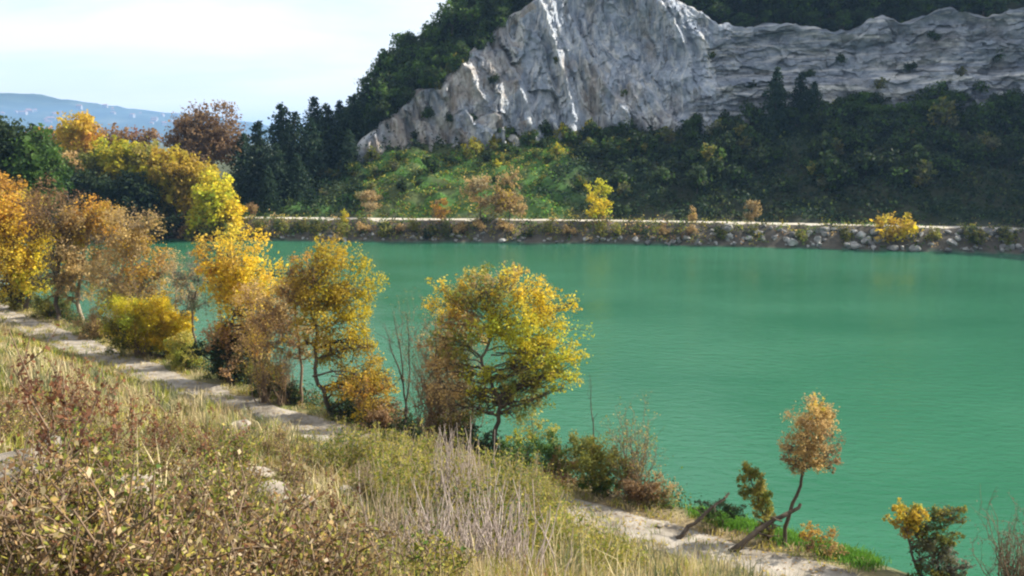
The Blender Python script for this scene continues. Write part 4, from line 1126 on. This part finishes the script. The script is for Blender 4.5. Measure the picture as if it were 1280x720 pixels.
# ---- rocks
def rock_mesh(seed, flat=.7):
    rng = np.random.default_rng(seed)
    import bmesh
    bm = bmesh.new(); bmesh.ops.create_icosphere(bm, subdivisions=2, radius=.5)
    V = np.array([v.co for v in bm.verts]); 
    for _ in range(7):
        n = rng.normal(size=3); n /= np.linalg.norm(n); d = rng.uniform(.14, .36)
        o = V @ n - d; V = np.where((o > 0)[:, None], V - n * o[:, None], V)
    V = V + fbm(V[:, 0] * 5, V[:, 1] * 5, V[:, 2] * 5, 2, seed)[:, None] * V * .1
    V[:, 2] *= flat
    F = np.array([[v.index for v in f.verts] for f in bm.faces]); bm.free()
    return V, F
STONES = []
def rocks():
    rng = np.random.default_rng(48)
    base = []
    for i in range(6):
        V, F = rock_mesh(400 + i)
        o = np_mesh('boulder', V, [F], M_ROCK); base.append(o); tag(o, '', 'boulder', 'riprap boulders along the far shore')
    used = set(); lab = 'grey boulder in the rubble edge between the far path and the water'
    for _ in range(280):
        px = rng.uniform(330, 1290) if rng.random() < .55 else rng.uniform(880, 1290)
        df = rng.uniform(.05, 3.4) if px > 880 else rng.uniform(.05, 1.1)
        x = (px - 640) / FOC * 145; y = float(np.interp(x, FAR[:, 0], FAR[:, 1])) + df
        s = rng.uniform(.35, 1.0) ** 1.0 * rng.choice([1, 1, 1.7]) * (1.35 if px > 900 else 1.0); i = int(rng.integers(6))
        o = base[i]
        if i in used: o = o.copy(); col.objects.link(o)
        used.add(i)
        o.location = (x, y, H(x, y) + .05 * s); o.rotation_euler = (rng.normal(0, .25), rng.normal(0, .25), rng.uniform(0, 6)); o.scale = (s, s * .8, s)
        o['label'] = lab
    V, F = rock_mesh(420, .6)
    p0 = None
    spots = [(12, 636, .55, 'pale stone at the left edge among the dry weeds'), (150, 646, .6, 'flat pale stone in the weeds of the lower left slope'), (196, 690, .45, 'pale stone low in the weeds right of the flat stone'), (235, 512, .5, 'pale stone near the path under the weeds'), (232, 616, .5, 'small pale stone in the grass of the mid slope'),
             (318, 608, .8, 'grey stone on the slope below the leafy weed'), (345, 655, .8, 'grey stone under the dark weeds of the lower slope'), (372, 650, .6, 'grey stone right of the larger grey stone on the lower slope'), (437, 622, .6, 'pale stone in the grass below the golden leaning tree'), (827, 661, .35, 'small white stone beside the foot of the grey log'),
             (300, 545, 1.0, 'long pale rock ledge at the near side of the path'), (60, 590, .4, 'pale stone among red brown weeds on the left slope')]
    for px, py, s, lab in spots:
        p = hit(px, py)
        if p0 is None: o = np_mesh('stone', V, [F], M_PALEROCK); p0 = o
        else: o = p0.copy(); col.objects.link(o)
        STONES.append((p[0], p[1]))
        s = s * (1.25 if p[1] < 20 else 1.0)
        o.location = (p[0], p[1], H(p[0], p[1]) + .36 * s); o.rotation_euler = (rng.normal(0, .2), rng.normal(0, .2), rng.uniform(0, 6)); o.scale = (s * 1.2, s, s)
        tag(o, lab, 'stone', 'pale stones on the near slope')
    # blocks fallen at the foot of the pale shoulder
    for k, (px, py) in enumerate([(628, 168), (640, 172), (650, 166), (612, 172), (660, 175), (538, 168), (552, 176), (520, 180), (600, 165), (634, 160), (646, 178), (570, 182)]):
        p = hit(px, py, 140); o = base[k % 6].copy(); col.objects.link(o)
        s = rng.uniform(1.6, 3.2); o.location = (p[0], p[1] - .5, p[2]); o.rotation_euler = (rng.normal(0, .4), rng.normal(0, .4), rng.uniform(0, 6)); o.scale = (s, s, s)
        o.data = o.data
        tag(o, 'pale fallen block at the foot of the rock shoulder above the grass', 'boulder', 'fallen blocks under the rock shoulder')
rocks()

# ------------------------------------------------------------------ undergrowth on the far slope and along shores (nobody could count it)
def tuft_stuff(name, P, size, pal, seed, mat=None, per=7, spread=.5, tall=.6):
    rng = np.random.default_rng(seed)
    n = len(P)
    C = np.repeat(P, per, 0) + rng.normal(0, 1, (n * per, 3)) * spread * [1, 1, .35]
    C[:, 2] += np.abs(rng.normal(0, tall, n * per)) * .5
    p = np.array(PAL[pal] if isinstance(pal, str) else pal)
    ci = rng.integers(0, len(p), n)
    c = np.repeat(p[ci] * rng.uniform(.7, 1.2, (n, 1)), per, 0) * rng.uniform(.8, 1.2, (n * per, 1))
    V, F = leaf_quads(C, size * rng.uniform(.6, 1.4, n * per), rng, .6, .2, 0)
    return np_mesh(name, V, [F], mat or M_LEAF, c, None, False, None, 'stuff')
def far_cover():
    rng = np.random.default_rng(58)
    x = rng.uniform(-48, 118, 18000); y = rng.uniform(112, 180, 18000)
    df = fdist(x, y); dc, _ = cdist(x, y)
    mottle = fbm(x * .12, y * .12, oct=3, seed=3)  # random patchiness of the tufts
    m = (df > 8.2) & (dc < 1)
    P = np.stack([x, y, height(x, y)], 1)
    sunny = (x > -26) & (x + fbm(x * .1, y * .1, oct=3, seed=8) * 6 < 8) & (dc < -1.5)  # sun and shade painted into the leaves: bright here, near black elsewhere
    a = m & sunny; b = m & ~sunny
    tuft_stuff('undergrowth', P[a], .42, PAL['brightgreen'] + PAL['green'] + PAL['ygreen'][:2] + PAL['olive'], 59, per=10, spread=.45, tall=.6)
    tuft_stuff('undergrowth', P[b & (mottle < .1)], .58, PAL['dark'] * 2 + PAL['pine'], 60, per=8, spread=.55, tall=1.1)
    tuft_stuff('undergrowth', P[b & (mottle >= .1)], .58, PAL['dark'] * 2 + PAL['pine'] + PAL['olive'][2:3], 61, per=8, spread=.55, tall=1.1)
    a = (df > .3) & (df < 4.2) & (rng.random(len(x)) < np.where(x < 30, 1.0, .45))
    tuft_stuff('bank_undergrowth', P[a], .36, PAL['olive'] * 2 + PAL['green'] + PAL['ygreen'] + PAL['dark'] + PAL['brown'][:1] + PAL['tan'][:1], 62, per=16, spread=.45, tall=.9)
    a = ((df > 7.2) & (df < 9.4)) | ((df > 3.7) & (df < 4.7) & (mottle > -.2))
    tuft_stuff('path_edge_grass', P[a], .22, PAL['brightgreen'] + PAL['ygreen'], 63, per=7, spread=.35, tall=.25)
    # brow of the cliff
far_cover()

# ------------------------------------------------------------------ near slope: grass, weeds, stalks
def blades(name, P, h, w, cols, seed, lean=.35, per=1, spread=.1, mat=None):
    rng = np.random.default_rng(seed)
    n = len(P) * per
    B = np.repeat(P, per, 0); B[:, :2] += rng.normal(0, spread, (n, 2))
    hh = np.repeat(h + np.zeros(len(P)), per) * rng.uniform(.5, 1.25, n); ww = np.repeat(w + np.zeros(len(P)), per)
    a = rng.uniform(0, 2 * np.pi, n); l = np.abs(rng.normal(0, lean, n)) * hh
    d = np.stack([np.cos(a), np.sin(a), 0 * a], 1)
    a2 = rng.uniform(0, 2 * np.pi, n); s = np.stack([np.cos(a2), np.sin(a2), 0 * a2], 1) * ww[:, None] * .5
    up = np.array([0, 0, 1.0])
    mid = B + d * (l * .35)[:, None] + up * (hh * .6)[:, None]; tip = B + d * l[:, None] + up * (hh * rng.uniform(.8, 1, n))[:, None]
    V = np.stack([B - s, B + s, mid + s * .7, mid - s * .7, tip], 1).reshape(-1, 3)
    i = np.arange(n) * 5
    Q = np.stack([i, i + 1, i + 2, i + 3], 1); T = np.stack([i + 3, i + 2, i + 4], 1)
    c = np.asarray(cols); c = c[np.repeat(rng.integers(0, len(c), len(P)), per)] * rng.uniform(.75, 1.25, (n, 1))
    return np_mesh(name, V, [Q, T], mat or M_GRASS, np.concatenate([c, c]), None, False, None, 'stuff')

def slope_points(n, seed, ymax=62.0, ymin=2.0, power=1.0, a0=-.64, a1=.45):
    """ground points on the camera's slope, thinned with distance"""
    rng = np.random.default_rng(seed)
    r = ymin + (ymax - ymin) * rng.uniform(0, 1, n) ** power
    a = rng.uniform(a0, a1, n)
    x, y = r * a, r
    dn = ndist(x, y)
    k = (dn > PATH_OUT + .2)
    x, y, dn = x[k], y[k], dn[k]
    return np.stack([x, y, height(x, y)], 1), dn

def near_cover():
    rng = np.random.default_rng(68)
    P, dn = slope_points(26000, 70, 75, 2.5, 1.35)
    x, y = P[:, 0], P[:, 1]
    patch = fbm(x * .3, y * .3, oct=3, seed=71); patch2 = fbm(x * .16 + 9, y * .16, oct=3, seed=73)
    far = np.clip(y / 25, .4, 2.2)
    g = patch > .0
    W = .011 + .0006 * y
    blades('dry_grass', P[~g], (.38 + .18 * np.clip(patch2[~g], -1, 1)) * (1 + .0 * y[~g]), W[~g], PAL['straw'] + PAL['ygreen'][:2] + PAL['tan'][:1], 74, .45, 6, .16)
    blades('green_grass', P[g], .34, W[g] * 1.15, PAL['ygreen'] + PAL['olive'] + PAL['straw'][:1] + PAL['green'][:1], 75, .45, 6, .16)
    Pw = np.concatenate([slope_points(5000, 170, 60, 1.5, 1.2, -2.2, -.62)[0], slope_points(1800, 171, 30, 1.5, 1.2, .44, 1.2)[0], slope_points(900, 172, 4, -6, 1.0, -3, 3)[0]])
    blades('dry_grass', Pw, .42, .02 + .0006 * np.abs(Pw[:, 1]), PAL['straw'] + PAL['ygreen'], 173, .45, 5, .2)
    Pt, _ = slope_points(2600, 90, 60, 4, 1.2)
    tq = fbm(Pt[:, 0] * .12, Pt[:, 1] * .12, oct=3, seed=92)
    Pt = Pt[(tq > -.15) & (Pt[:, 1] > 8) & ~((Pt[:, 1] < 13) & (Pt[:, 0] < -.5) & (fbm(Pt[:, 0] * .45, Pt[:, 1] * .45, oct=2, seed=44) > .05))]
    blades('tall_grass', Pt, np.random.default_rng(3).uniform(.55, 1.15, len(Pt)), .012 + .0006 * Pt[:, 1], PAL['straw'] + PAL['ygreen'][:1] + PAL['dusty'], 91, .3, 26, .14)
    # leafy ground cover between the stems
    P2, dn2 = slope_points(9000, 76, 45, 2.5, 1.4)
    q = fbm(P2[:, 0] * .35, P2[:, 1] * .35, oct=3, seed=77)
    tuft_stuff('ground_cover', P2[q > .1], .055, PAL['ygreen'] + PAL['green'] + PAL['olive'], 78, per=9, spread=.16, tall=.25)
    tuft_stuff('ground_cover', P2[q < -.1], .05, PAL['brown'] + PAL['tan'] + PAL['straw'] + PAL['reddish'], 79, per=9, spread=.16, tall=.25)
    # tufts, fallen leaves and stones that break the path
    s = rng.uniform(-75, 14, 5200); yy = np.interp(s, NEAR[:, 0], NEAR[:, 1]); o_ = rng.uniform(1.5, 9.5, len(s))
    x, y = s - .69 * o_, yy - .72 * o_; d = ndist(x, y); Pp = np.stack([x, y, height(x, y) + .05], 1)
    edge = (np.abs(d - PATH_OUT) < .9) | (np.abs(d - PATH_IN) < .6) | ((np.abs(d - 4.3) < .35) & (fbm(x * .3, y * .3, oct=2, seed=6) > .1))
    Pe = Pp[edge]; blades('path_edge_tufts', Pe, .26, .035, PAL['straw'] + PAL['olive'] + PAL['ygreen'], 82, .6, 9, .16)
    on = (d > PATH_IN) & (d < PATH_OUT)
    Lf = np.repeat(Pp[on], 3, 0) + rng.normal(0, .5, (3 * on.sum(), 3)) * [1, 1, 0]; Lf[:, 2] = height(Lf[:, 0], Lf[:, 1]) + .075
    V, F = leaf_quads(Lf, .12 * rng.uniform(.6, 1.4, len(Lf)), rng, .6, .9); V[:, 2] = np.repeat(Lf[:, 2], 4) + (V[:, 2] - np.repeat(Lf[:, 2], 4)) * .3
    c = np.array(PAL['brown'] + PAL['gold'] + PAL['tan']); np_mesh('fallen_leaves', V, [F], M_LEAF, c[rng.integers(0, len(c), len(F))], None, False, None, 'stuff')
    # bright turf by the water, right, and low green along the shore
    s = rng.uniform(-60, 30, 2600)
    yy = np.interp(s, NEAR[:, 0], NEAR[:, 1])
    x = s + rng.normal(0, .2, len(s)); y = yy - rng.uniform(.2, 2.6, len(s))
    d = ndist(x, y); k = (d > .15) & (d < PATH_IN - .1)
    Pg = np.stack([x, y, height(x, y)], 1)
    t = k & (x > 7.5) & (x < 13)
    blades('shore_turf', np.repeat(Pg[t], 14, 0), .24, .035, [c * 1.25 for c in PAL['brightgreen']], 80, .5, 8, .25)
    t = k & (x < 7.0)
    tuft_stuff('shore_undergrowth', Pg[t], .125, PAL['green'] + PAL['olive'] + PAL['dark'] * 2 + PAL['brown'][:1] + PAL['reddish'][:1], 81, per=22, spread=.38, tall=.9)
near_cover()

# ---- weeds one can tell apart
def weed_proto(kind, h, seed, pal, leaf, nst, nl):
    rng = np.random.default_rng(seed)
    r = thing(kind, (0, 0, 0), '', 'weed')
    tb = Tubes(); LC, LS, CC = [], [], []
    p = PAL[pal]
    for _ in range(nst):
        e = np.array([rng.normal(0, .22 * h), rng.normal(0, .22 * h), h * rng.uniform(.7, 1.1)])
        s = wobble((rng.normal(0, .03), rng.normal(0, .03), 0), e, 7, .4, rng, 0)
        tb.add(s, np.linspace(.011, .004, 7), 4)
        for __ in range(rng.integers(2, 5)):
            j = rng.integers(2, 6); e2 = s[j] + rng.normal(0, .16 * h, 3) + [0, 0, .16 * h]
            b = wobble(s[j], e2, 4, .4, rng); tb.add(b, np.linspace(.007, .003, 4), 3)
            m = max(2, nl // 3); u = rng.uniform(.1, 1, m)
            LC.append(np.stack([np.interp(u, np.linspace(0, 1, 4), b[:, k]) for k in range(3)], 1))
        u = rng.uniform(.12, 1, nl)
        LC.append(np.stack([np.interp(u, np.linspace(0, 1, 7), s[:, k]) for k in range(3)], 1))
    C = np.concatenate(LC); C = C + rng.normal(0, leaf * .55, C.shape)
    c = np.array(p)[rng.integers(0, len(p), len(C))] * rng.uniform(.7, 1.25, (len(C), 1))
    tb.build('stem', M_TWIG, r)
    V, F = leaf_quads(C, leaf * np.clip(np.exp(rng.normal(0, .42, len(C))), .4, 1.8), rng, .55, .1, .15)
    np_mesh('leaves', V, [F], M_LEAF, c, None, False, r)
    return r
PAL['browngreen'] = PAL['brown'] + PAL['olive'] + PAL['ygreen'][:2] + PAL['tan'][:1] + PAL['ygreen'] + PAL['brown'] + PAL['tan'] + PAL['straw'][:2] + PAL['reddish'][:2] + [C_(.50, .40, .28), C_(.56, .46, .30), C_(.05, .05, .025), C_(.04, .035, .02)]
PAL['leafy'] = PAL['ygreen'] + PAL['green'][:2] + PAL['olive']
def weeds():
    rng = np.random.default_rng(88)
    KB = Kind([weed_proto('brown_weed', .8, 500 + i, 'browngreen', .030, 12, 52) for i in range(4)])
    KR = Kind([weed_proto('dock_weed', 1.15, 510 + i, 'reddish', .035, 5, 80) for i in range(2)])
    KG = Kind([weed_proto('leafy_weed', .8, 520 + i, 'leafy', .036, 10, 42) for i in range(3)])
    def put(K, p, s, lab, grp):
        K.place((p[0], p[1], H(p[0], p[1]) - .03), rng.uniform(0, 6), s, lab, grp)
    for _ in range(190):
        px = rng.uniform(-30, 480); py = rng.uniform(560 - .15 * (480 - px) * .6, 860)
        if px > 330 and rng.random() < .4: continue
        p = hit(px, min(py, 1100))
        if any(np.hypot(p[0] - a_, p[1] - b_ + .3) < .55 for a_, b_ in STONES): continue
        if fbm(np.array([p[0] * .45]), np.array([p[1] * .45]), oct=2, seed=44)[0] < -.12: continue
        put(KB, p, rng.uniform(.7, 1.2), 'brown leafy weed in the ' + ('nearest' if p[1] < 7 else 'middle' if p[1] < 12 else 'far') + ' tangle at the ' + ('left edge' if px < 110 else 'lower left' if px < 300 else 'bottom left of centre'), 'leafy brown weeds of the lower left slope')
    for _ in range(70):
        px = rng.uniform(-20, 640); py = rng.uniform(520 + max(0, px - 300) * .2, 800)
        p = hit(px, py); put(KG, p, rng.uniform(.6, 1.05), 'yellow green leafy weed in the grass ' + ('close by at the bottom' if p[1] < 10 else 'higher on the slope') + (' left' if px < 200 else ' left of centre' if px < 420 else ' below the twiggy shrub'), 'green weeds of the near slope')
    for px, py, s, lab in [(70, 560, 1.25, 'tall red brown dock stalk at the left before the path'), (110, 530, 1.2, 'red brown dock stalk nearest the pale path bend'), (50, 640, 1.2, 'red brown dock stalk in the left weeds'), (200, 590, 1.1, 'dark red brown dock stalk below the shaded path'), (30, 545, .9, 'short red brown dock stalk at the left edge'), (255, 620, .9, 'dock stalk with dark seed heads in the middle of the weeds'), (140, 600, 1.1, 'thin red brown dock stalk leaning by the left weeds'), (420, 690, .8, 'low red brown dock in the dark weeds at the bottom')]:
        put(KR, hit(px, py), s * 1.1, lab, 'dock stalks on the left slope')
    p = hit(300, 610); put(KG, p, 2.0, 'tall leafy green weed before the shaded path and dark bush', 'green weeds of the near slope')
weeds()

# ---- willow thicket and dry stalks at the bottom middle
def thicket():
    rng = np.random.default_rng(98)
    def clump(name, label, px, py, h, w, n, pal, leaf, nl, seed, mat, cat='shrub', group=None):
        rg = np.random.default_rng(seed)
        p = hit(px, py); z = H(p[0], p[1])
        r = thing(name, (p[0], p[1], z - .05), label, cat, group)
        tb = Tubes(); LC = []
        for _ in range(n):
            b = np.array([rg.normal(0, w * .25), rg.normal(0, w * .25), 0]); e = b + [rg.normal(0, w * .22), rg.normal(0, w * .22), h * rg.uniform(.55, 1.05)]
            b[2] = H(p[0] + b[0], p[1] + b[1]) - z
            s = wobble(b, e, 6, .22, rg); tb.add(s, np.linspace(.012, .004, 6), 4)
            if nl:
                u = rg.uniform(.25, 1, nl); LC.append(np.stack([np.interp(u, np.linspace(0, 1, 6), s[:, k]) for k in range(3)], 1))
        tb.build('stem', mat, r)
        if nl:
            C = np.concatenate(LC) + rg.normal(0, leaf * .6, (n * nl, 3)); pl = np.array(PAL[pal])
            V, F = leaf_quads(C, leaf * rg.uniform(.6, 1.4, len(C)), rg, .32, 0, -.5)
            np_mesh('leaves', V, [F], M_LEAF, pl[rg.integers(0, len(pl), len(C))] * rg.uniform(.75, 1.2, (len(C), 1)), None, False, r)
    G = [(520, 650, 1.9, 1.6, 'ygreen', 'yellow green willow shrub left of the purple grey dry stalks'), (545, 690, 1.6, 1.4, 'ygreen', 'lower willow shrub before the taller one at the bottom middle'), (640, 665, 1.9, 1.7, 'leafy', 'willow shrub right of the dry stalks'), (672, 640, 1.5, 1.5, 'ygreen', 'yellow green willow shrub above the near end of the sunny path'),
         (690, 690, 1.3, 1.4, 'ygreen', 'yellow willow shrub at the left border of the sunny path'), (470, 640, 1.2, 1.2, 'leafy', 'short green shrub at the left end of the willow thicket'), (610, 720, 1.5, 1.4, 'leafy', 'willow shrub at the bottom edge under the dry stalks'), (735, 725, 1.0, 1.3, 'ygreen', 'low yellow shrub at the bottom beside the path'), (770, 715, .7, .9, 'ygreen', 'small yellow tuft shrub overlapping the path at the bottom'),
         (655, 720, 1.3, 1.3, 'leafy', 'green shrub at the bottom edge between the stalks and the path'), (700, 735, 1.2, 1.3, 'ygreen', 'straw yellow shrub at the bottom edge near the path')]
    G += [(436, 592, 1.3, 1.6, 'leafy', 'green shrub at the slope foot below the large yellow leaning tree'), (478, 604, 1.5, 1.6, 'ygreen', 'yellow green shrub at the slope foot below the low golden brown tree'), (516, 612, 1.7, 1.6, 'leafy', 'green shrub at the slope foot below the dead tree'),
          (556, 622, 1.8, 1.7, 'ygreen', 'tall yellow shrub hiding the path below the grey twiggy shrub'), (598, 634, 1.7, 1.7, 'ygreen', 'yellow green shrub hiding the path left of the big tree trunk'), (640, 644, 1.7, 1.6, 'leafy', 'green shrub hiding the path right of the big tree trunk'), (676, 652, 1.3, 1.4, 'ygreen', 'yellow shrub where the sunny path comes out again')]
    for i, (px, py, h, w, pal, lab) in enumerate(G):
        clump('willow_shrub', lab, px, py, h * 1.12, w * 1.1, 80, pal, .10, 38, 600 + i, M_DRY, group='willow shrubs of the bottom middle')
    for i, (px, py, h, w, lab) in enumerate([(575, 705, 2.2, .8, 'tall purple grey dry stalks in the middle of the willow thicket'), (590, 660, 2.0, .7, 'pale dry stalks behind the purple grey ones'), (460, 640, 1.2, .6, 'pale bent dry stalks left of the willow thicket'), (535, 725, 1.0, 1.3, 'low tangle of grey dry stalks at the bottom edge'), (625, 730, 1.0, 1.1, 'grey dry stalks at the bottom edge right of the tangle'), (480, 715, .9, 1.0, 'short pale dry stalks at the bottom left of the thicket')]):
        clump('dry_stalks', lab, px, py, h * 1.15, w, 110, 'straw', .1, 0, 640 + i, M_DRY if 'pale' in lab else M_MAUVE, 'dry stalks', 'dry stalks of the bottom middle')
thicket()

for K in (K_DARK, K_CONE, K_SHRUB, K_BANK, K_LOW): K.purge()

# ------------------------------------------------------------------ the air between here and the hills
def haze():
    m, nt, out = new_mat('haze')
    v = N(nt, 'ShaderNodeVolumePrincipled')
    v.inputs['Color'].default_value = (.32, .58, 1.0, 1)
    v.inputs['Density'].default_value = .00014
    v.inputs['Anisotropy'].default_value = .2
    nt.links.new(v.outputs[0], out.inputs['Volume'])
    V, F = box_faces(-9500, 9500, -9500, 9500, -25, 190)
    np_mesh('haze', V, [np.array(F)], m, None, None, False, None, 'stuff')
haze()
